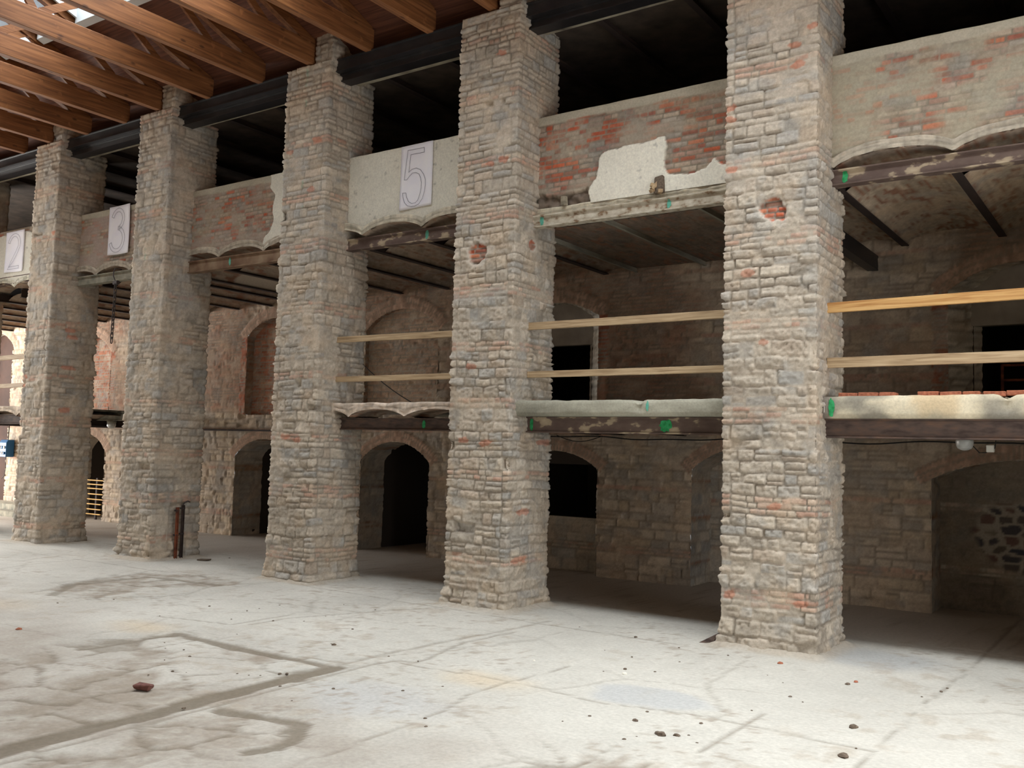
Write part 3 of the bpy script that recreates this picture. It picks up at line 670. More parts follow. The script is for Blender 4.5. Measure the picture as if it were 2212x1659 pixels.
# ---- vaulted ceilings --------------------------------------
def vault_z(x, edges, zs, zc):
    e = np.array(sorted(edges)); i = np.clip(np.searchsorted(e, x)-1, 0, len(e)-2); a, b = e[i], e[i+1]
    t = (x-(a+b)/2)/((b-a)/2); rise = (zc-zs)*np.minimum(1, (b-a)/1.25); return zs+rise*(np.sqrt(np.clip(1-t*t*.92, 0, 1))-.283)/.717
def vault(x0, x1, y0, y1, edges, zs, zc, ztop, seed, tint=(176,158,140), flat=None, edge=True, edgecol=(186,176,160), patch=None, ring=.125):
    res = .04; xs = np.arange(x0, x1+res*.5, res); ys = np.arange(y0, y1+.04, .06)
    X, Y = np.meshgrid(xs, ys); Zs = vault_z(X, edges, zs, zc) if flat is None else np.full(X.shape, flat)
    hh, cc = masonry(Y+50, X+60, x0+60, x1+60, seed, 'brick', palB=[tint, tuple(v*.9 for v in tint), (150,112,92)], smear=.9, joint=.008, rough=.006, mortar=tint)
    if patch: cc = patch(cc, X, Y)
    Vs = np.stack([X, Y, Zs-.5*hh], -1)
    rows = [Vs[::-1]]; cols = [cc[::-1]]
    if edge:                                             # broken front edge: arch ring and rubble fill above it
        zt = (Zs[0]+ring if ring else ztop)+.012*fbm(xs*3, xs*0, seed+1, 3)*2; nr = 7
        for q in range(0, nr):
            t = q/(nr-1); z = Zs[0]+(zt-Zs[0])*t; jag = .03*fbm(xs*7, xs*0+q*1.3, seed+2, 3)*2
            rows.append(np.stack([xs, y0+jag-.0*xs, z], -1)[None])
            rb = _hash(np.floor(xs/.13), np.full(xs.shape, 1. if t < .5 else 2.), seed)
            cc2 = lin(edgecol)*(.75+.4*rb[:, None])*(1+.3*fbm(xs*9, xs*0+q, seed+4, 3))[:, None]
            xj_ = xs/.15+.5*fbm(xs*2, xs*0, seed+6, 3)*2; cc2 = cc2*np.where(xj_-np.floor(xj_) < .27, .86, 1.02)[:, None]
            if t in (.5,) or (np.abs(t-.5) < .09): cc2 = cc2*.75
            cols.append(cc2[None])
        rows.append(np.stack([xs, xs*0+y0+.06, zt+.015], -1)[None]); cols.append(cols[-1])
        rows.append(np.stack([xs, xs*0+y0+.4, zt], -1)[None]); cols.append(cols[-1])
        rows.append(np.stack([xs, xs*0+y1, zt], -1)[None]); cols.append(cols[-1])
    V = np.concatenate(rows, 0); CC = np.concatenate(cols, 0)
    return tag(mesh_np('ceiling', V.reshape(-1, 3), grid_quads(V.shape[0], V.shape[1]), M_VAULT, np.clip(CC, .02, .9)), kind='structure')
ZS2, ZC2, ZI, ZJ = 5.945, 6.10, 5.76, 5.93
def patchDC(cc, X, Y):
    m = sstep(-.03, .03, .55-np.hypot((X+16.1)/1.7, (Y-13.9)/1.5)+.15*fbm(X*2, Y*2, 4, 2))[..., None]
    return cc*(1-m)+lin((196,184,168))*m
vault(-33.6, -8.2, 12.35, 15.85, JO2, ZI, ZJ, 6.2, 801, patch=patchDC, edge=False)
vault(-8.2, -4.3, 12.35, 15.85, JO2, ZS2, ZC2, 6.2, 802, flat=5.80, edge=False, tint=(140,124,110))
vault(-4.3, 2.0, 12.35, 15.85, JO2, ZI, ZJ, 6.2, 803, edge=False, tint=(190,172,150))
vault(BAYS['A'][0]-.05, BAYS['A'][1]+.05, 11.84, 12.40, JO2, ZS2, ZC2, 6.2, 811)
vault(BAYS['B'][0]-.05, BAYS['B'][1]+.05, 11.86, 12.40, JO2, ZS2, ZC2, 5.98, 812, flat=5.86, edgecol=(206,198,178))
vault(BAYS['C'][0]-.2, BAYS['C'][1]+.05, 11.76, 12.40, JO2, ZS2, ZC2, 6.16, 813, edgecol=(200,192,174))
vault(BAYS['D'][0]-.3, BAYS['D'][1]+.05, 11.84, 12.40, JO2, ZS2, ZC2, 6.18, 814)
vault(BAYS['E'][0]-.3, BAYS['E'][1]+.05, 11.84, 12.40, JO2, ZS2, ZC2, 6.18, 815)
vault(BAYS['F'][0]-.1, BAYS['F'][1]+.05, 11.84, 12.40, JO2, ZS2, ZC2, 6.18, 816, edgecol=(206,202,184))
mb = MB(); mb.box(-34.1, 2.4, 12.2, 15.85, 6.2, 6.28); tag(mb.build('floor', M_SOFFIT), kind='structure')         # upper gallery deck
# first gallery
J1 = [1.2, -.6, -1.95, -3.3, -4.6, -5.9, -7.2, -8.45, -8.95, -10.24, -11.5, -12.75, -14]
vault(-11.85, -8.9, 12.35, 15.85, J1, 2.72, 2.86, 3.04, 821, edge=False); vault(-12.1, -8.95, 11.68, 12.40, J1, 2.81, 2.94, 3.04, 822, edgecol=(214,198,182), ring=0)
vault(-8.9, 2.0, 12.35, 15.85, J1, 2.72, 2.86, 3.04, 823, edge=False)
vault(-33.6, -24.0, 12.35, 15.85, [-34, -32.7, -31.4, -30.1, -28.8, -27.5, -26.2, -24.9, -23.6, -22.3, -21], 2.80, 2.93, 3.04, 824, edge=False)
vault(-24.7, -21.3, 11.68, 15.85, [-26.2, -24.9, -23.6, -22.3, -21], 2.81, 2.94, 3.04, 825, edgecol=(210,194,176), ring=0)
mb = MB(); mb.box(-12.9, 2.4, 12.3, 15.82, 3.0, 3.05); mb.box(-34.1, -21.4, 12.3, 15.82, 3.0, 3.05); tag(mb.build('floor', M_CONCG), kind='structure')
# top ceiling, very dark behind the head beams
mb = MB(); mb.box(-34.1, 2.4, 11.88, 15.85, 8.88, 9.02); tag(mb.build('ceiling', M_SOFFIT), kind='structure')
mb = MB()
for k_, (a_, b_) in BAYS.items():
    mb.box(a_, b_, 11.86, 11.98, 8.76, 8.9, .012, int(abs(a_)*9))
mb.box(-34.1, -25.7, 11.86, 11.98, 8.76, 8.9)
tag(mb.build('trim_2', M_CONC), kind='structure')

# ---- roof --------------------------------------------------
TR = [-20.75,-19.45,-18.03,-16.71,-15.27,-13.76,-12.30,-11.02,-9.66,-8.33,-6.95,-5.6,-4.22,-2.85,-1.5,-.12,1.25]
TR = [-33.1,-31.7,-30.3,-29.0,-27.6,-26.2,-24.85,-23.5,-22.1]+TR
TR = [x-.07 for x in TR]
def slab(mb, x0, x1, y0, y1, t0=.2, t1=.26):
    mb.add([(x, y, roofz(y)+t) for x in (x0, x1) for y in (y0, y1) for t in (t0, t1)], [(0,1,3,2), (4,6,7,5), (0,4,5,1), (2,3,7,6), (0,2,6,4), (1,5,7,3)])
mb = MB(); slab(mb, -34.4, 2.7, SKY_Y1, 12.6)
slab(mb, -34.4, 2.7, 3.0, SKY_Y0)
for x in TR: slab(mb, x-.12, x+.12, SKY_Y0-.01, SKY_Y1+.01)
slab(mb, -34.4, TR[0], SKY_Y0, SKY_Y1); slab(mb, TR[-1], 2.7, SKY_Y0, SKY_Y1)
zr = roofz(3.0)
mb.add([(x, y, z+t) for x in (-34.4, 2.7) for (y, z) in ((3.0, zr), (-5.9, roofz(11.4)-.1)) for t in (.2, .26)], [(0,1,3,2), (4,6,7,5), (0,4,5,1), (2,3,7,6), (0,2,6,4), (1,5,7,3)])
mb.box(-34.4, 2.7, 12.45, 12.6, 8.9, 9.2)
tag(mb.build('ceiling', M_BOARD), kind='structure')
def strut(mb, y0, z0, y1, z1, wd=.05, hh=.12): mb.bar((0, y0, z0), (0, y1, z1), wd, hh, up=(1, 0, 0)) if False else mb.bar((0, y0, z0), (0, y1, z1), wd, hh)
def truss():
    e = empty('roof_truss', (0, 0, 0))
    MB().box(-.07, .07, -5.5, 11.46, 9.02, 9.40).build('bottom_chord', M_TRUSS, e, bevel=.006)
    m = MB(); m.add([(x, y, roofz(y)+t) for x in (-.06, .06) for y in (2.95, 11.42) for t in (0, .19)], [(0,1,3,2), (4,6,7,5), (0,4,5,1), (2,3,7,6), (0,2,6,4), (1,5,7,3)])
    m.build('top_chord', M_TRUSS, e)
    for (ya, yb) in ((10.25, 9.3), (8.0, 9.2), (7.9, 6.6), (5.4, 6.5)):
        m = MB(); m.bar((0, ya, 9.38), (0, yb, roofz(yb)+.05), .05, .13); m.build('strut', M_TRUSS, e)
    return e
def copy_tree(o, parent=None):
    c = o.copy(); C.objects.link(c)
    if parent is not None: c.parent = parent
    for ch in o.children: copy_tree(ch, c)
    return c
bpy.context.view_layer.update()
T0 = truss(); bpy.context.view_layer.update()
def seat(x):
    for k_, n_ in (('A', 'the rightmost pier'), ('B', 'the pier right of the banner numbered 5'), ('C', 'the pier left of the banner numbered 5'), ('D', 'the pier with the rusty channels'), ('E', 'the leftmost full pier')):
        a_, b_ = PX[k_]
        if a_-.15 < x < b_+.1: return 'brown timber roof truss whose end rests on %s' % n_
    names = [('E', 'D', 'in the bay of the banner numbered 3'), ('D', 'C', 'in the bay left of the pier with teal spray marks'), ('C', 'B', 'in the bay of the banner numbered 5'), ('B', 'A', 'in the bay with the white plaster patch'), ('F', 'E', 'in the bay of the banner numbered 2')]
    for l_, r_, n_ in names:
        xs_ = [q for q in TR if PX[l_][1]+.1 <= q <= PX[r_][0]-.15]
        if any(abs(q-x) < 1e-6 for q in xs_):
            i_ = sorted(xs_).index(x); w_ = ('left hand', 'right hand')[i_] if len(xs_) == 2 else ('left hand', 'middle', 'right hand')[min(i_, 2)] if len(xs_) > 1 else 'single'
            return '%s roof truss ending over the steel %s' % (w_, n_)
    return None
for i, x in enumerate(TR):
    t = T0 if i == 0 else copy_tree(T0)
    t.location = (x, 0, 0)
    lb = (seat(x) or '').replace('left hand roof truss ending over the steel', 'left roof truss resting over the steel').replace('right hand roof truss ending over the steel', 'right roof truss resting over the steel').replace('of the banner numbered', 'of banner').replace('the bay left of the pier with teal spray marks', 'the dusty red parapet bay').replace('whose end rests', 'resting').replace('the bay with the white plaster patch', 'the white plaster patch bay') or ('brown roof truss beyond the leftmost pier, %s from the end wall' % ['first', 'second', 'third', 'fourth', 'fifth', 'sixth', 'seventh', 'eighth'][min(i, 7)] if x < -20 else 'brown roof truss over the right end of the hall, %s from the end wall' % ['first', 'second', 'third', 'fourth'][min(len(TR)-1-i, 3)])
    tag(t, lb, 'roof truss', 'timber roof trusses of the hall')
def skylight(x0, x1):
    e = empty('skylight', ((x0+x1)/2, 0, 0)); hw = (x1-x0)/2-.12
    m = MB()
    def q(xa, xb, ya, yb, t0, t1): slab(m, xa, xb, ya, yb, t0, t1)
    q(-hw, hw, SKY_Y1-.14, SKY_Y1, .02, .50); q(-hw, hw, SKY_Y0, SKY_Y0+.1, .1, .5); q(-hw, -hw+.05, SKY_Y0, SKY_Y1, .12, .5); q(hw-.05, hw, SKY_Y0, SKY_Y1, .12, .5)
    m.build('frame', M_FRAME, e)
    m = MB(); slab(m, -hw+.05, hw-.05, SKY_Y0+.1, SKY_Y1-.14, .44, .455); m.build('glass_pane', M_GLASS, e)
    m = MB(); slab(m, -hw+.2, -hw+.23, SKY_Y0+.1, SKY_Y1-.14, .4, .44); m.build('glazing_bar', M_FRAME, e)
    return e
SKN = 0
for i in range(len(TR)-1):
    if i < 3 and False: continue
    e = skylight(TR[i], TR[i+1])
    tag(e, 'white framed skylight, %s opening from the left end wall' % ['first','second','third','fourth','fifth','sixth','seventh','eighth','ninth','tenth','eleventh','twelfth','thirteenth','fourteenth','fifteenth','sixteenth','seventeenth','eighteenth','nineteenth','twentieth','twenty-first','twenty-second','twenty-third','twenty-fourth','twenty-fifth'][i], 'skylight', 'skylights in the roof slope')

# ============================================================ PARAPETS OF THE UPPER GALLERY
def parapet(x0, x1, style, seed, label, zlo=6.02, ztop=7.41):
    res = .018; xs = np.arange(x0-.02, x1+.02, res); zs = np.arange(zlo, ztop, res); X, Z = np.meshgrid(xs, zs)
    red = {'A': .38, 'B': .55, 'C': .2, 'D': .36, 'E': .16, 'F': .3}[style]
    h, col = masonry(X+40, Z, zlo, ztop, seed, 'brick', palB=BRICKG, smear=.45, joint=.010, rough=.005, redness=red, mortar=(158,148,132), warp=.008)
    # clusters of bricks where the mortar wash has come off
    wm = sstep(-.1, .12, fbm(X*1.6, Z*3.2, seed+5, 4)+{'A': -.02, 'B': -.13, 'C': 0, 'D': -.14, 'E': .08, 'F': 0}[style])
    if style == 'A': wm = np.clip(wm+.9*sstep(-2.6, -3.3, X), 0, 1)
    if style == 'D': wm = np.clip(wm+sstep(.5, .3, np.abs(Z-6.75)*0+.0)*0+.5*sstep(6.45, 6.2, Z)+.6*sstep(7.15, 7.3, Z), 0, 1)
    wash = lin({'A': (172,165,146), 'B': (172,160,144), 'C': (150,138,120), 'D': (168,152,140), 'E': (170,152,142), 'F': (150,140,124)}[style])
    k = (wm*.72)[..., None]; col = col*(1-k)+wash*k; h = h*(1-.5*wm)+.004*wm
    plast = lin((222,219,206)); edge_n = .05*fbm(X*6, Z*6, seed+7, 5)*2+.02*fbm(X*25, Z*25, seed+8, 3)
    pm = np.full(X.shape, -1.)
    if style == 'B':
        pts = [(-6.93,5.9), (-6.98,6.15), (-6.86,6.32), (-6.80,6.62), (-6.68,6.72), (-6.1,6.74), (-5.76,6.77), (-5.72,6.6), (-5.76,6.32), (-5.66,6.22), (-5.3,6.18), (-5.12,6.22), (-5.02,6.36), (-4.92,6.24), (-4.5,6.2), (-4.5,5.9)]
        pm = sdf(X, Z, pts)+edge_n*.7
        rub = sdf(X, Z, [(-8,5.9), (-8,6.2), (-7.3,6.14), (-7.0,6.2), (-6.9,5.9)])+edge_n     # hacked away, rubble showing
        kr = sstep(-.01, .02, rub); h = h-kr*(.05+.08*fbm(X*9, Z*9, 3, 3)); col = col*(1-kr[..., None])+lin((120,108,98))*(.7+.8*vn(X*16, Z*16, 8))[..., None]*kr[..., None]
    if style == 'C': pm = np.full(X.shape, .5)
    if style == 'D': pm = np.maximum(sdf(X, Z, [(-13.88,6.35), (-13.82,6.55), (-13.86,6.8), (-13.80,7.0), (-13.92,7.15), (-13.95,7.42), (-12.8,7.42), (-12.8,6.0), (-14.1,6.0), (-14.05,6.22)]), -1)+edge_n*.6
    if style == 'F': pm = sdf(X, Z, [(-24.7,6.0), (-24.7,7.28), (-23.75,7.3), (-23.5,7.26), (-22.75,7.3), (-22.2,7.25), (-21.2,7.3), (-21.2,6.0)])+edge_n
    kp = sstep(-.004, .008, pm); hp = .026+.003*fbm(X*4, Z*4, seed+9, 3)
    lip = sstep(-.03, -.005, pm)*(1-kp)
    pc = plast*(1+.22*fbm(X*1.6, Z*2.2, seed+10, 4)+.1*fbm(X*14, Z*14, seed+11, 3))[..., None]
    pit = sstep(.26, .32, fbm(X*9, Z*9, seed+12, 3))[..., None]; pc = pc*(1-.3*pit)
    if style == 'B': pc = pc*1.18
    h = h*(1-kp)+hp*kp-.01*lip; col = col*(1-kp[..., None])+pc*kp[..., None]
    # cement coping band
    if style in 'ABDE':
        ck = sstep(-.01, .01, Z-(ztop-.13)+.03*fbm(X*3, Z*0, seed+13, 3)*2)*(1-kp if style == 'D' else 1)
        h = h*(1-ck)+.012*ck; cc = lin((182,175,158))*(1+.3*fbm(X*4, Z*8, seed+14, 3))[..., None]; col = col*(1-ck[..., None])+cc*ck[..., None]
    else: h = h
    yb = 11.87; zt = .012*fbm(xs*3, xs*0, seed+20, 3)
    Zj = Z.copy(); Zj[-1] += zt
    rows = np.stack([X, yb-h, Zj], -1)
    top = [np.stack([xs, xs*0+yb+.02, Zj[-1]+.006], -1)[None], np.stack([xs, xs*0+12.2, Zj[-1]], -1)[None], np.stack([xs, xs*0+12.2, xs*0+zlo+.16], -1)[None]]
    Vb = vault_z(X, JO2, ZS2, ZC2)+.05 if style != 'B' else X*0
    kp_ = Zj >= Vb-.02; low = (Zj < Vb) & kp_; rows[..., 2] = np.where(low, Vb, rows[..., 2])
    keepf = kp_[:-1, :-1] & kp_[1:, :-1] & kp_[:-1, 1:] & kp_[1:, 1:]
    V = np.concatenate([rows]+top, 0); CC = np.concatenate([col]+[col[-1:]]*3, 0)
    keepf = np.concatenate([keepf, np.ones((3, keepf.shape[1]), bool)], 0)
    return tag(mesh_np('parapet_wall', V.reshape(-1, 3), grid_quads(V.shape[0], V.shape[1], keep=keepf), M_PAR, np.clip(CC, .02, .9)), label, 'parapet', 'parapets of the upper gallery')
parapet(*BAYS['A'], 'A', 1101, 'parapet of mortar-washed red bricks at the far right, beyond the nearest pier')
parapet(*BAYS['B'], 'B', 1102, 'red brick parapet with a large torn patch of white plaster and grey coping', zlo=5.97)
parapet(*BAYS['C'], 'C', 1103, 'parapet fully covered in smooth cream plaster, carrying the banner numbered 5')
parapet(*BAYS['D'], 'D', 1104, 'dusty red brick parapet with a strip of grey plaster at its right end')
parapet(*BAYS['E'], 'E', 1105, 'dull grey-brown brick parapet behind the banner numbered 3')
parapet(*BAYS['F'], 'F', 1106, 'cream plastered parapet behind the banner numbered 2 at the left edge')

# ============================================================ STEEL BEAMS
def ibeam(mb, x0, x1, yf, z0, z1, wdt=.16, ft=.018, inset=.035):
    p = [(yf, z0), (yf+wdt, z0), (yf+wdt, z0+ft), (yf+wdt-inset, z0+ft+.01), (yf+wdt-inset, z1-ft-.01), (yf+wdt, z1-ft), (yf+wdt, z1), (yf, z1), (yf, z1-ft), (yf+inset, z1-ft-.01), (yf+inset, z0+ft+.01), (yf, z0+ft)]
    mb.prism([(y, z) for y, z in p][::-1], x0, x1)
def blob(name, mat, parent, x, z, y, rx, rz, seed, n=18):
    r = random.Random(seed); V = [(x, y, z)]; 
    for i in range(n):
        a = 2*math.pi*i/n; k = r.uniform(.75, 1.15); V.append((x+rx*k*math.cos(a), y, z+rz*k*math.sin(a)))
    m = MB(); m.add(V+[(a_, b_+.004, c_) for a_, b_, c_ in V], [(0, i+1, (i+1) % n+1)[::-1] for i in range(n)]+[(i+1, n+2+i, n+2+(i+1) % n, (i+1) % n+1) for i in range(n)])
    o = m.build(name, mat, parent); return o
def beam(x0, x1, yf, z0, z1, mat, label, marks=(), wdt=.16):
    e = empty('steel_beam', ((x0+x1)/2, yf+wdt/2, z0)); dx, dy, dz = -(x0+x1)/2, -(yf+wdt/2), -z0
    m = MB(); ibeam(m, x0+dx, x1+dx, yf+dy, 0, z1-z0, wdt); m.build('girder', mat, e)
    for (x, rx, rz, mt, nm) in marks: blob(nm, mt, e, x+dx, (z1-z0)/2, yf+dy+.035-.004, rx, rz, int(abs(x)*100))
    return tag(e, label, 'beam', 'steel edge beams of the galleries')
# lower
beam(-12.0, -8.95, 11.84, 2.60, 2.80, M_STEEL, 'dark beam with a small green dab, under the broken scalloped vault edge', [(-9.98, .035, .07, M_GREEN, 'paint_mark')])
beam(-7.93, -4.58, 11.72, 2.59, 2.82, M_STEELP, 'rusty beam with a green spray blotch, under the solid grey concrete slab', [(-5.62, .09, .09, M_GREEN, 'paint_mark'), (-7.8, .03, .09, M_GREEN, 'paint_mark')])
beam(-3.5, -.2, 11.60, 2.57, 2.80, M_STEEL, 'dark brown beam under the pale concrete slab in the far right bay')
beam(-24.7, -21.3, 11.80, 2.64, 2.86, M_STEEL, 'lower grey beam at the far left edge, above the blue power box')
# inner beam in the open bay with the chain
e = tag(empty('steel_beam', (-22.4, 13.8, 2.80)), 'pale grey beam crossing the left bay behind the hanging chain, a lamp under it', 'beam', 'steel edge beams of the galleries')
m = MB(); ibeam(m, -2.5, 2.2, -.08, 0, .22, .16); m.build('girder', M_CONCG, e)
m = MB().box(2.0, 2.14, -.07, .07, -2.80, .0); m.build('post', M_STEEL, e)
m = MB().box(-2.45, -2.31, -.07, .07, -2.80, .0); m.build('post', M_STEEL, e)
# upper
beam(-3.5, -.2, 11.84, 5.73, 5.93, M_STEELP, 'upper beam with flaking mortar and a green mark, at the far right', [(-3.28, .035, .08, M_GREEN, 'paint_mark')])
beam(-7.93, -4.55, 11.74, 5.68, 5.86, M_STEELW, 'whitewashed upper beam below the torn white plaster patch', [(-7.72, .035, .07, M_TEAL, 'paint_mark'), (-5.63, .03, .07, M_TEAL, 'paint_mark')])
beam(-11.92, -8.93, 11.84, 5.74, 5.94, M_STEELP, 'upper beam half covered with brown mortar, below the banner numbered 5', [(-10.05, .035, .08, M_TEAL, 'paint_mark')])
beam(-16.35, -12.9, 11.80, 5.72, 5.95, M_STEELT, 'rusty upper beam under the dusty red brick parapet', [(-15.0, .03, .08, M_TEAL, 'paint_mark')])
beam(-20.4, -17.3, 11.84, 5.78, 5.98, M_CONCG, 'pale upper beam from which the black chain hangs')
beam(-24.7, -21.3, 11.84, 6.05, 6.24, M_STEELP, 'upper beam blotched with white plaster under the banner numbered 2')
# head beams under the roof
for k_, lb in (('A', 'black double head beam under the roof at the far right'), ('B', 'black double head beam under the roof over the white plaster patch'), ('C', 'black double head beam under the roof above the banner numbered 5'),
               ('D', 'black double head beam under the roof above the dusty red brick parapet'), ('E', 'black double head beam with a bright top lip above the banner numbered 3'), ('F', 'black double head beam above the banner numbered 2')):
    a_, b_ = BAYS[k_]; e = tag(empty('head_beam', ((a_+b_)/2, 11.5, 8.68)), lb, 'beam', 'black head beams under the roof')
    hl = (b_-a_)/2+.08
    m = MB(); ibeam(m, -hl, hl, -.10, .14, .36, .16); m.build('upper_girder', M_BLACK, e)
    m = MB(); ibeam(m, -hl, hl, .02, 0, .14, .24, inset=.03); m.build('lower_girder', M_BLACK, e)

# solid slabs at the first gallery edge
def slabedge(x0, x1, y0, y1, z0, z1, seed, label, mat, parts=None):
    xs = np.arange(x0, x1+.03, .045); prof = [(y1, z0), (y0+.035, z0), (y0+.008, z0+.03)]+[(y0, z0+(z1-z0)*t) for t in (.25, .5, .75)]+[(y0+.01, z1-.02), (y0+.035, z1), (y1, z1)]
    n = len(prof); V = np.zeros((n, len(xs), 3)); 
    for i, (y, z) in enumerate(prof):
        V[i, :, 0] = xs; V[i, :, 1] = y+.012*fbm(xs*4, xs*0+i, seed, 3)*2*(y < y1); V[i, :, 2] = z+(.014*fbm(xs*5, xs*0+i*.3, seed+1, 4)*2 if z > z0+.1 else 0)
    dip = sstep(.10, .0, np.abs(xs-(x0+(x1-x0)*.62))); V[-3:-1, :, 2] -= .05*dip; V[3:6, :, 1] += .03*dip
    me_c = lin((154,152,138))*(1+1.0*fbm(V[..., 0]*2, V[..., 2]*3+V[..., 1], seed+2, 4)+.25*fbm(V[..., 0]*9, V[..., 2]*9, seed+3, 3))[..., None]
    if parts == 'pale':
        me_c = lin((206,196,172))*(1+.9*fbm(V[..., 0]*3.2, V[..., 2]*4, seed+2, 4))[..., None]; k = sstep(.0, .15, fbm(V[..., 0]*2.3+3, V[..., 2]*3, seed+9, 3))[..., None]; me_c = me_c*(1-.6*k)+lin((206,180,140))*.6*k
        k = .9*sstep(-.02, .12, fbm(V[..., 0]*1.4+7, V[..., 2]*2, seed+5, 4))[..., None]; me_c = me_c*(1-k)+lin((134,130,120))*k
    if parts == 'pale':
        kk = sstep(-3.37, -3.40, V[..., 0])[..., None]; me_c = me_c*(1-kk)+lin((128,120,112))*kk
    o = tag(mesh_np('concrete_slab', V.reshape(-1, 3), grid_quads(n, len(xs)), M_PAR, np.clip(me_c, .03, .8)), label, 'slab')
    m = MB().box(x0+.001, x0+.01, y0+.03, y1, z0+.01, z1-.02); 
    return o
s1 = slabedge(-8.0, -4.55, 11.42, 12.35, 2.825, 3.045, 31, 'thick grey concrete slab edge chipped on top, between the two nearest piers', M_PAR)
s2 = slabedge(-3.52, -.2, 11.50, 12.35, 2.80, 3.065, 33, 'pale cream and grey stained concrete slab edge in the far right bay', M_PAR, 'pale')
for s_, x_, y_ in ((s1, -7.99, 11.42), (s2, -3.51, 11.50)):
    m = MB().box(x_-.012, x_+.01, y_+.02, 12.35, 2.84, 3.04, .006, 5); m.build('slab_end', M_CONCG, s_)
blob('paint_mark', M_TEAL, s1, -5.73, 2.95, 11.412, .02, .07, 5); blob('paint_mark', M_GREEN, s2, -3.33, 2.93, 11.492, .035, .12, 6)
for x_ in (-3.46, -3.42):
    m = MB().box(x_, x_+.008, 11.494, 11.502, 2.87, 2.99); m.build('chalk_mark', M_WHITE, s2)
# flat bricks left lying on the right hand slab
for i, (xa, xb, mt, lb) in enumerate(((-3.28, -2.62, M_PEBR, 'row of dusty mauve bricks bedded on the pale slab beside the nearest pier'), (-2.38, -1.72, M_PEBR, 'row of orange red bricks bedded on the pale slab, left end bare'), (-1.70, -.9, M_PEBR, 'mortar-covered brick row on the pale slab at the right edge of the picture'))):
    e = tag(empty('brick_course', ((xa+xb)/2, 11.68, 3.06)), lb, 'bricks', 'loose brick rows on the slab')
    x = xa
    while x < xb-.05:
        b_ = min(.235, xb-x); m = MB().box(x-(xa+xb)/2, x-(xa+xb)/2+b_-.01, -.09, .10, -.005, .05, .006, int(x*100)); m.build('brick', M_PEBR, e, bevel=.008); x += b_

# ============================================================ JOISTS
def joist(x, y0, y1, z0, z1, mat, name='ceiling_joist'):
    e = bpy.data.objects.new(name, JME[mat.name]) if mat.name in JME else None
    if e is None:
        m = MB(); w_, f_, t_ = .055, .012, .006
        m.add([(a, b, c) for b in (0, 1) for a, c in ((-w_, 0), (w_, 0), (w_, f_), (t_, f_), (t_, .2-f_), (w_, .2-f_), (w_, .2), (-w_, .2), (-w_, .2-f_), (-t_, .2-f_), (-t_, f_), (-w_, f_))],
              [tuple(range(12)), tuple(range(12, 24))[::-1]]+[(i, 12+i, 12+(i+1) % 12, (i+1) % 12) for i in range(12)])
        e = m.build(name, mat); JME[mat.name] = e.data
    else: C.objects.link(e)
    e.location = (x, y0, z0); e.scale = (1, y1-y0, (z1-z0)/.2); return e
JME = {}
def bay_of(x):
    for k_, n_ in (('A', 'the far right bay'), ('B', 'the white plaster patch bay'), ('C', 'the banner 5 bay'), ('D', 'the dusty red parapet bay'), ('E', 'the hanging chain bay'), ('F', 'the banner 2 bay')):
        if BAYS[k_][0] <= x <= BAYS[k_][1]: return n_
    for k_, n_ in (('A', 'the nearest pier'), ('B', 'the second nearest pier'), ('C', 'the third nearest pier'), ('D', 'the rusty channel pier'), ('E', 'the leftmost full pier')):
        if PX[k_][0]-.01 <= x <= PX[k_][1]+.01: return 'line with '+n_
    return 'the bays beyond the banner 2 bay'
cnt = {}
ORD = ['first', 'second', 'third', 'fourth', 'fifth', 'sixth', 'seventh', 'eighth', 'ninth', 'tenth', 'eleventh', 'twelfth']
def jl(x, what, key):
    b = bay_of(x); cnt[(key, b)] = cnt.get((key, b), 0)+1
    return '%s, %s from right in %s' % (what, ORD[cnt[(key, b)]-1], b)
for x in JO2[1:-1]:
    pale = -8.3 < x < -5
    j = joist(x, 12.02, 15.86, 5.735 if not pale else 5.72, 5.94, M_CONCG if pale else M_JOIST)
    if pale: j.scale.x = .4
    tag(j, jl(x, 'thin pale flat-ceiling joist' if pale else 'dark upper vault joist', 'u'), 'joist', 'joists of the upper gallery ceiling')
for x in (-1.87, -3.25, -4.6, -5.52, -6.92, -8.3, -9.8, -11.2, -12.6, -14, -15.4, -16.8, -18.2, -19.6, -21, -22.4, -23.8):
    j = joist(x, 11.99, 15.86, 8.76, 8.92, M_JOIST)
    tag(j, jl(x, 'topmost dark ceiling joist', 't'), 'joist', 'joists of the topmost ceiling')
for x in J1[1:-1]:
    if x < -12.4: continue
    j = joist(x, 12.0, 15.86, 2.66, 2.82, M_JOIST)
    tag(j, jl(x, 'low first gallery joist', 'l'), 'joist', 'joists of the first gallery')
for x in (-28.8, -27.5, -26.2, -24.9, -23.6, -22.3):
    j = joist(x, 12.0, 15.86, 2.66, 2.82, M_JOIST); tag(j, 'low joist under the first gallery at the far left, %s from the left' % ORD[[-28.8, -27.5, -26.2, -24.9, -23.6, -22.3].index(x)], 'joist', 'joists of the first gallery')
m = MB(); m.bar((-3.92, 12.35, 5.5), (-3.92, 15.9, 5.5), .16, .24); tag(m.build('cross_beam', M_BLACK), 'heavy black cross beam running back from the nearest pier below the vaults', 'beam')
m = MB(); m.prism([(15.66, 2.63), (15.8, 2.63), (15.8, 2.67), (15.68, 2.67)], -21.3, -16.6); tag(m.build('steel_ledge', M_JOIST), 'thin rusty ledge along the back wall above a dark arched doorway', 'ledge')

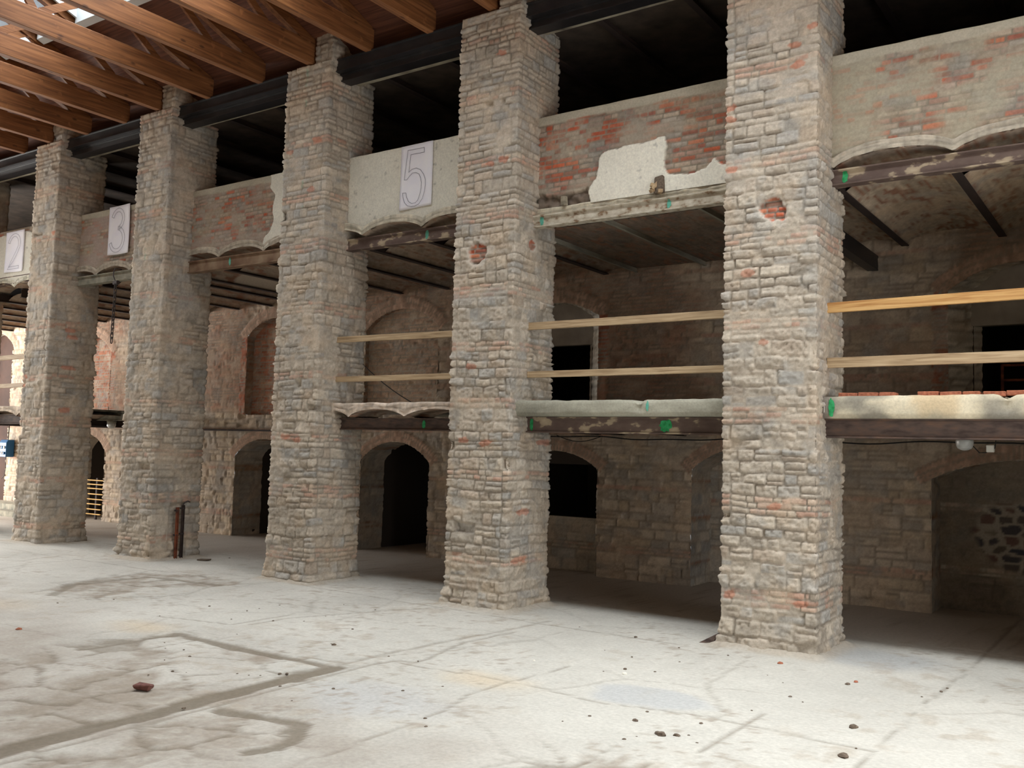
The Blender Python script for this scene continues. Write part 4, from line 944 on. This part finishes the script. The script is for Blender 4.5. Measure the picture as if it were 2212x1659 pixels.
# ============================================================ RAILS
def rail(xa, za, xb, zb, hgt, y, mat, label):
    L_ = math.hypot(xb-xa, zb-za); m = MB().box(-L_/2, L_/2, -.022, .022, -hgt/2, hgt/2, .003, int(abs(xa*31))); o = m.build('wooden_rail', mat, bevel=.004)
    o.location = ((xa+xb)/2, y, (za+zb)/2); o.rotation_euler = (0, -math.atan2(zb-za, xb-xa), 0)
    return tag(o, label, 'rail', 'timber guard rails of the first gallery')
rail(-7.87, 4.175, -4.61, 4.176, .11, 11.72, M_RAIL, 'upper grey board rail between the two nearest piers')
rail(-7.87, 3.45, -4.61, 3.455, .095, 11.72, M_RAIL, 'lower grey board rail just above the thick concrete slab edge')
rail(-3.45, 4.17, -.2, 4.205, .125, 11.72, M_RAILN, 'upper rail of fresh orange pine at the far right')
rail(-3.45, 3.49, -.2, 3.505, .125, 11.72, M_RAIL, 'lower dusty tan rail at the far right, above the pale slab')
rail(-11.86, 4.15, -8.98, 4.13, .10, 11.72, M_RAIL, 'upper board rail right of the third pier, over the broken vault edge')
rail(-11.86, 3.46, -8.98, 3.46, .09, 11.72, M_RAIL, 'lower board rail right of the third pier, over the broken vault edge')
rail(-24.63, 4.20, -21.34, 4.24, .11, 11.72, M_RAIL, 'upper pale rail at the far left edge beside the leftmost pier')
rail(-24.63, 3.53, -21.34, 3.55, .10, 11.72, M_RAIL, 'lower pale rail at the far left edge beside the leftmost pier')

# ============================================================ BANNERS
def ribbon(mb, pts, wdt, y, close=True):
    P = [Vector((a, 0, b)) for a, b in pts]; n = len(P)
    for i in range(n if close else n-1):
        a, b = P[i], P[(i+1) % n]; d = (b-a)
        if d.length < 1e-5: continue
        d.normalize(); s_ = Vector((-d.z, 0, d.x))*wdt/2; a2, b2 = a-d*wdt*.4, b+d*wdt*.4
        V = [a2-s_, b2-s_, b2+s_, a2+s_]; V = [(v.x, y, v.z) for v in V]
        mb.add(V+[(v[0], y+.002, v[2]) for v in V], [(0,1,2,3), (7,6,5,4), (0,4,5,1), (1,5,6,2), (2,6,7,3), (3,7,4,0)])
def stroke_outline(c, wdt):
    P = [Vector((a, b)) for a, b in c]; Lf, Rt = [], []
    for i, p in enumerate(P):
        d = (P[min(i+1, len(P)-1)]-P[max(i-1, 0)]); d = Vector((d.x*.7, d.y*1.06)).normalized(); nrm = Vector((-d.y, d.x))*wdt/2
        Lf.append((p.x+nrm.x/.7, p.y+nrm.y/1.06)); Rt.append((p.x-nrm.x/.7, p.y-nrm.y/1.06))
    return Lf+Rt[::-1]
G5 = [(0.231,0.081),(0.743,0.085),(0.75,0.158),(0.326,0.156),(0.278,0.428),(0.386,0.391),(0.514,0.385),(0.645,0.419),(0.748,0.499),(0.803,0.585),(0.811,0.666),(0.788,0.768),(0.733,0.875),(0.628,0.952),(0.503,0.976),(0.391,0.976),(0.277,0.955),(0.175,0.894),(0.119,0.808),(0.105,0.742),(0.21,0.746),(0.24,0.821),(0.302,0.888),(0.402,0.927),(0.514,0.927),(0.59,0.891),(0.647,0.809),(0.686,0.709),(0.687,0.621),(0.656,0.545),(0.603,0.483),(0.504,0.452),(0.392,0.452),(0.307,0.491),(0.224,0.542),(0.143,0.538)]
def ell(cx, cy, rx, ry, a0, a1, n=14): return [(cx+rx*math.cos(math.radians(a0+(a1-a0)*i/n)), cy-ry*math.sin(math.radians(a0+(a1-a0)*i/n))) for i in range(n+1)]
G3 = stroke_outline(ell(.47, .28, .26, .19, 165, -80)+ell(.46, .70, .32, .23, 80, -165, 18), .075)
G2 = stroke_outline(ell(.5, .32, .28, .22, 170, -20)+[(.66, .52), (.45, .72), (.24, .9), (.80, .9)], .075)
def banner(x0, x1, z0, z1, y, glyph, num, label, sk=0.):
    wd, ht = x1-x0, z1-z0; e = empty('number_banner', ((x0+x1)/2, y, z0)); 
    nx_, nz_ = 14, 18; us, vs = np.meshgrid(np.linspace(0, 1, nx_), np.linspace(0, 1, nz_))
    def yy(u, v): return -.006*np.sin(u*5+num)*np.sin(v*4+num)-.010*np.exp(-((u-.9)**2+(v-.95)**2)*40)-.004
    X = (us-.5)*wd+sk*(1-vs)*0; Zz = vs*ht+.012*np.sin(us*3+num)*(vs < .05)
    Fv = np.stack([X, yy(us, vs), Zz], -1); Bv = np.stack([X, yy(us, vs)+.003, Zz], -1)
    q = grid_quads(nz_, nx_); qb = q[:, ::-1]+nx_*nz_
    V = np.concatenate([Fv.reshape(-1, 3), Bv.reshape(-1, 3)]); bd = [i for i in range(nx_)]+[nx_*k+nx_-1 for k in range(1, nz_)]+[nx_*(nz_-1)+i for i in range(nx_-2, -1, -1)]+[nx_*k for k in range(nz_-2, 0, -1)]
    n_ = nx_*nz_; qs = np.array([(bd[i], n_+bd[i], n_+bd[(i+1) % len(bd)], bd[(i+1) % len(bd)]) for i in range(len(bd))])
    mesh_np('paper_sheet', V, np.concatenate([q, qb, qs]), M_SHEET, None, e)
    m = MB(); ribbon(m, [((u-.5)*wd, (1-v)*ht) for u, v in glyph], .0065, -.019); m.build('numeral', M_INK, e)
    tag(e, label, 'banner', 'white number banners')
banner(-10.64, -9.94, 6.31, 7.40, 11.83, G5, 5, 'white paper banner with the outlined number 5 on the cream parapet')
banner(-19.17, -18.40, 6.36, 7.43, 11.83, G3, 3, 'white paper banner with the outlined number 3 above the hanging chain')
banner(-23.56, -22.70, 6.34, 7.35, 11.83, G2, 2, 'white paper banner with a faint outlined number 2 at the left edge')

# ============================================================ CHAIN
e = tag(empty('hanging_chain', (-18.58, 11.72, 5.95)), 'heavy black chain hanging from the beam under the banner numbered 3', 'chain')
m = MB(); m.tube([(-.06, .14, .06), (-.06, -.02, .05), (-.055, -.05, -.02), (-.04, -.06, -.12), (0, -.05, -.20), (.03, -.03, -.24), (.06, -.02, -.22)], .012, 8); m.build('hook', M_CHAIN, e, smooth=True)
m = MB().box(-.07, .09, -.06, .02, -.30, -.22); m.build('shackle', M_CHAIN, e, bevel=.01)
lk = None; z = -.33
for i in range(13):
    if lk is None:
        m = MB(); P_ = [(.028*math.cos(a), 0, .028*math.sin(a)+(.038 if math.sin(a) > 0 else -.038)) for a in [2*math.pi*k/16 for k in range(16)]]
        m.tube(P_, .0105, 7, close=True); lk = m.build('link', M_CHAIN, e, smooth=True); o_ = lk
    else: o_ = lk.copy(); C.objects.link(o_); o_.parent = e
    o_.location = (.012-.003*i, -.03, z); o_.rotation_euler = (0, 0.02, math.radians(20 if i % 2 else 110)); z -= .098

# ============================================================ LAMPS, CABLES, BOX
def bulkhead(x, y, ztop, label):
    e = tag(empty('ceiling_lamp', (x, y, ztop)), label, 'lamp', 'frosted glass gallery lamps')
    MB().lathe((0, 0, 0), [(.04, 0), (.11, -.005), (.115, -.05), (.10, -.055)]).build('lamp_base', M_CONCG, e, smooth=True)
    MB().lathe((0, 0, 0), [(.098, -.05), (.105, -.09), (.10, -.14), (.08, -.175), (.04, -.195), (.01, -.2)]).build('glass_globe', M_LAMP, e, smooth=True)
    return e
bulkhead(-2.12, 13.0, 2.665, 'frosted glass lamp under the dark beam at the far right')
bulkhead(-21.72, 13.78, 2.80, 'pale glass lamp under the beam in the bay with the hanging chain')
e = tag(empty('junction_box', (-1.83, 13.0, 2.60)), 'small white junction box beside the lamp at the far right', 'box')
MB().box(-.045, .045, -.03, .03, -.15, -.06).build('box_body', M_WHITE, e, bevel=.008)
MB().tube([(-.29, 0, .0), (-.2, 0, -.07), (-.12, -.01, -.16), (-.05, -.01, -.155), (0, 0, -.13), (.05, 0, -.10), (.07, 0, .06)], .007, 6).build('lead', M_CABLE, e)
m = MB(); m.tube([(x, 13.9+.03*math.sin(x*3), 2.57+.02*math.sin(x*2.1)-.01*math.sin(x*5)) for x in np.arange(-8.9, -.2, .15)], .011, 6); PCB = tag(m.build('power_cable', M_CABLE), 'black cable strung under the first gallery ceiling across the two right bays', 'cable')
m = MB(); m.tube([(-8.9+.0*t, 13.9, 2.58-.16*math.sin(t*math.pi)) if False else (-8.7+.9*t, 13.9, 2.60-.10*math.sin(t*math.pi)) for t in np.linspace(0, 1, 12)], .007, 6); m.build('sagging_loop', M_CABLE, PCB)
m = MB(); m.tube([(-15.2+3.4*t, 15.6-1.6*t, 4.35-1.28*t-.1*math.sin(t*math.pi)) for t in np.linspace(0, 1, 16)], .010, 6); tag(m.build('stay_wire', M_CABLE), 'thin dark wire slanting down behind the rails right of the third pier', 'wire')
e = tag(empty('power_box', (-30.27, 15.66, 1.68)), 'blue power socket box hung on the sunlit wall at the far left edge', 'power box')
m = MB(); m.add([(x, y, z) for x, y, z in [(-.22,-.16,.02), (.22,-.16,.02), (.22,-.16,.46), (-.22,-.10,.56), (.22,-.10,.56), (-.22,-.16,.46), (-.22,.1,.02), (.22,.1,.02), (.22,.1,.56), (-.22,.1,.56)]], [(0,1,2,5), (5,2,4,3), (3,4,8,9), (9,8,7,6), (6,7,1,0), (1,7,8,4,2), (6,0,5,3,9)]); m.build('housing', M_BLUE, e, bevel=.012)
for i, (x, z) in enumerate(((-.13, .14), (0, .14), (.13, .14), (-.13, .32), (0, .32), (.13, .32))):
    m = MB(); m.lathe((0, 0, 0), [(.045, 0), (.045, .03), (.03, .04), (.005, .04)], 12); o_ = m.build('socket', M_WHITE if i % 2 else M_BLUE, e); o_.location = (x, -.16, z); o_.rotation_euler = (math.radians(90), 0, 0)
MB().tube([(0, .0, .56), (.02, .0, .8), (0, .02, 1.15)], .016, 6).build('supply_cable', M_CABLE, e)
MB().tube([(.05, -.05, .03), (.12, -.08, -.3), (.02, -.05, -.55), (-.2, -.03, -.68)], .009, 6).build('lead', M_CABLE, e)

# ============================================================ RUSTY CHANNELS at the pier foot
def channel(y0, mat, h0, label, lean):
    e = tag(empty('iron_channel', (-16.20, y0, 0.0)), label, 'channel', 'rusty iron channels in the pier foot')
    m = MB(); p = [(-.028, 0), (.028, 0), (.028, .035), (.018, .035), (.018, .01), (-.018, .01), (-.018, .035), (-.028, .035)]
    V = [(x, a+lean*zz, zz) for zz in (0.0, h0) for a, x in p]
    m.add(V, [tuple(range(8))[::-1], tuple(range(8, 16))]+[(i, (i+1) % 8, 8+(i+1) % 8, 8+i) for i in range(8)]); m.build('channel_bar', mat, e)
    for z in (h0-.08, h0*.45): MB().box(-.03, .02, -.045, .045, z, z+.03).build('bracket', M_CHAIN, e)
    return e
channel(11.80, M_RUST, 1.02, 'left of two rusty iron channels in the pier foot, bright orange brown', .0)
channel(11.93, M_JOIST, 1.06, 'right of two rusty iron channels in the pier foot, darker with a hooked top', .0)
m = MB(); m.tube([(-16.2, 11.93, 1.065), (-16.16, 11.94, 1.11), (-16.14, 12.0, 1.14), (-16.15, 12.05, 1.12)], .013, 6); tag(m.build('iron_hook', M_CHAIN), 'small black iron hook bent over the top of the rusty channels', 'hook')

# ============================================================ DOORWAY BITS
e = tag(empty('timber_barrier', (-25.9, 15.95, 0)), 'barrier of thin yellow pine slats in the narrow doorway at the left', 'barrier')
for x in (-.55, .1): MB().box(x, x+.07, .03, .08, 0, 1.2).build('upright', M_JOIST, e)
for i, z in enumerate((.14, .28, .43, .57, .72, .88, 1.0, 1.12)):
    MB().box(-.75+(.25 if i in (3, 4) else 0), .74-(.3 if i in (0, 1, 2) else 0), -.01, .03, z, z+.028).build('slat', M_PINE, e)
e = tag(empty('metal_frame', (-1.75, 16.25, 3.12)), 'rusty angle iron frame standing in the dark upper doorway at the far right', 'frame')
for x in (-.36, .36): MB().box(x-.02, x+.02, -.02, .02, 0, .72).build('upright', M_RUST, e)
for z in (.46, .69): MB().box(-.36, .36, -.015, .015, z, z+.035).build('crossbar', M_RUST, e)
m = MB().box(-5.6, -5.25, 14.6, 15.0, 3.06, 3.4, .01, 4); tag(m.build('dark_crate', M_BLACK, bevel=.01), 'small dark crate on the first gallery, behind the lower rail beside the nearest pier', 'crate')
# old socket broken through the plaster
e = tag(empty('splintered_bracket', (-5.80, 11.82, 5.93)), 'splintered timber bracket sticking out at the foot of the white plaster patch', 'bracket')
m = MB(); rr = random.Random(7)
for i in range(4): m.bar((rr.uniform(-.06, .06), .03, rr.uniform(0, .28)), (rr.uniform(-.12, .14), -.07, rr.uniform(.02, .26)), .06, .045)
m.build('splinters', M_RAIL, e)
MB().box(-.07, .07, -.04, .04, .02, .26, .015, 3).build('block', M_PEB, e, bevel=.01)
m = MB(); m.add([(-4.86, 11.2, 0.0), (-4.70, 11.25, 0.0), (-4.84, 11.75, 0.0), (-4.62, 11.75, 0.0), (-4.64, 11.3, .13), (-4.64, 11.7, .15)], [(0, 1, 4), (2, 5, 3), (0, 4, 5, 2), (1, 3, 5, 4), (0, 2, 3, 1)])
tag(m.build('slate_slab', M_STEEL), 'dark wedge of slate leaning at the left foot of the nearest pier', 'slab')
# brick and mortar lump standing in the broken corner of the plastered parapet
m = MB().box(-7.42, -7.34, 11.80, 11.90, 5.99, 6.12, .012, 8); tag(m.build('mortar_block', M_CONC, bevel=.01), 'small pale block standing in the hacked corner of the red brick parapet', 'block')

# ============================================================ DEBRIS ON THE FLOOR
DEB = [(-6.5,11.07),(-5.61,10.96),(-5.51,9.98),(-4.9,10.71),(-5.83,8.96),(-4.86,9.26),(-4.76,9.06),(-4.99,9.02),(-5.09,9.86),(-4.56,9.37),(-4.57,10.01),(-4.28,10.71),(-3.66,10.7),(-2.78,10.2),(-2.74,10.36),(-1.93,10.74),(-1.95,10.54),(-2.06,10.17),(-3.08,9.3),(-3.91,7.89),(-3.86,7.56),(-3.5,7.32),(-3.54,7.34),(-3.39,7.39),(-3.64,7.16),(-3.18,7.32),(-3.19,8.56),(-3.38,7.86),(-2.3,8.61),(-2.14,7.73),(-2.12,8.02),(-3.32,7.47),(-3.68,7.02),(-4.34,7.14),(-4.24,7.43),(-2.92,9.18),(-3.33,9.82),(-3.57,10.04),(-12.91,7.52),(-12.65,8.22),(-11.07,7.88),(-11.22,8.79),(-10.2,8.35),(-10.55,8.9),(-10.58,9.14),(-10.6,9.53),(-9.98,10.2),(-9.35,10.19),(-9.48,9.35),(-9.72,8.64),(-9.41,8.89),(-8.56,8.92),(-8.11,8.11),(-8.04,8.08),(-11.45,6.2),(-9.35,7.75),(-9.55,6.88),(-9.28,6.7),(-9.06,6.78),(-8.74,6.62),(-8.57,6.48),(-8.8,6.35),(-8.35,5.85),(-8.3,6.09),(-8.16,6.15),(-7.75,6.45),(-7.61,6.48),(-7.52,6.55),(-7.43,6.72),(-7.38,6.77),(-7.08,5.33),(-7.04,6.38),(-7.16,8.05),(-6.77,8.09),(-6.6,6.65),(-5.87,7.4),(-6.05,7.02),(-5.29,6.44),(-5.13,6.26),(-6.57,6.1),(-15.66,12.7)]
BIG = {29: .038, 28: .036, 21: .036, 22: .026, 20: .024, 23: .024, 5: .022, 6: .026, 13: .024, 14: .024, 1: .02, 54: .03, 12: .028, 53: .024}
def pebble(name, r, mat, seed):
    rg = random.Random(seed); bm_v = []; fs = []; n = 7
    prof = [(0.05, 0), (.9, .12), (1., .45), (.7, .85), (.1, 1.)]
    m = MB(); V = []
    for k, (pr, pz) in enumerate(prof):
        for i in range(n):
            a = 2*math.pi*i/n; q = rg.uniform(.78, 1.2); V.append((r*pr*q*math.cos(a)*1.25, r*pr*q*math.sin(a), r*pz*1.1*rg.uniform(.9, 1.1)))
    for k in range(len(prof)-1):
        for i in range(n): fs.append((k*n+i, k*n+(i+1) % n, (k+1)*n+(i+1) % n, (k+1)*n+i))
    fs += [tuple(range(n))[::-1], tuple((len(prof)-1)*n+i for i in range(n))]
    m.add(V, fs); return m.build(name, mat)
protos = [pebble('rubble_fragment', .02, M_PEB, s) for s in range(5)]; red = pebble('rubble_fragment', .02, M_PEBR, 9); wht = pebble('rubble_fragment', .02, M_PEBW, 10)
used = set(); rg = random.Random(4)
for i, (x, y) in enumerate(DEB):
    src = red if i in (12, 14, 54) else wht if i in (4, 6) else protos[i % 5]
    if id(src) in used: o_ = src.copy(); C.objects.link(o_)
    else: o_ = src; used.add(id(src))
    r = BIG.get(i, rg.uniform(.008, .016))/.02
    o_.location = (x, y, -.004); o_.scale = (r, r, r*.85); o_.rotation_euler = (0, 0, rg.uniform(0, 6.3))
    if src is red: tag(o_, 'crumb of orange red brick on the pale floor in front of the nearest pier', 'rubble', 'red brick crumbs')
    elif src is wht: tag(o_, 'crumb of white plaster on the pale floor left of the nearest pier', 'rubble', 'white plaster crumbs')
    elif i == 29: tag(o_, 'largest dark lump of rubble near the bottom of the picture at the right', 'rubble')
    elif i == 28: tag(o_, 'dark broken lump of rubble on the bright floor at the lower right', 'rubble')
    elif i == 54: tag(o_, 'reddish lump on the shaded floor at the far left', 'rubble')
    elif i in (19, 20, 21, 22, 23, 24, 25, 31, 32): tag(o_, 'dark crumb in the little cluster on the bright lower right floor', 'rubble', 'cluster of dark crumbs')
    elif x > -7: tag(o_, 'small dark crumb scattered on the bright right half of the floor', 'rubble', 'dark crumbs on the right floor')
    else: tag(o_, 'small dark crumb scattered on the left half of the floor', 'rubble', 'dark crumbs on the left floor')
m = MB().box(-.085, .075, -.05, .05, 0, .05, .02, 12); o_ = m.build('brick_fragment', M_MAROON, bevel=.012); o_.location = (-7.90, 5.50, 0); o_.rotation_euler = (0, 0, .5)
tag(o_, 'broken dark red brick lying beside the long groove in the floor', 'brick')
m = MB().box(-.12, .12, -.07, .07, 0, .03, .01, 13); o_ = m.build('stone_fragment', M_PEB, bevel=.008); o_.location = (-15.66, 12.08, 0); o_.rotation_euler = (0, 0, .3)
tag(o_, 'flat dark stone on the floor just right of the pier with the rusty channels', 'stone')
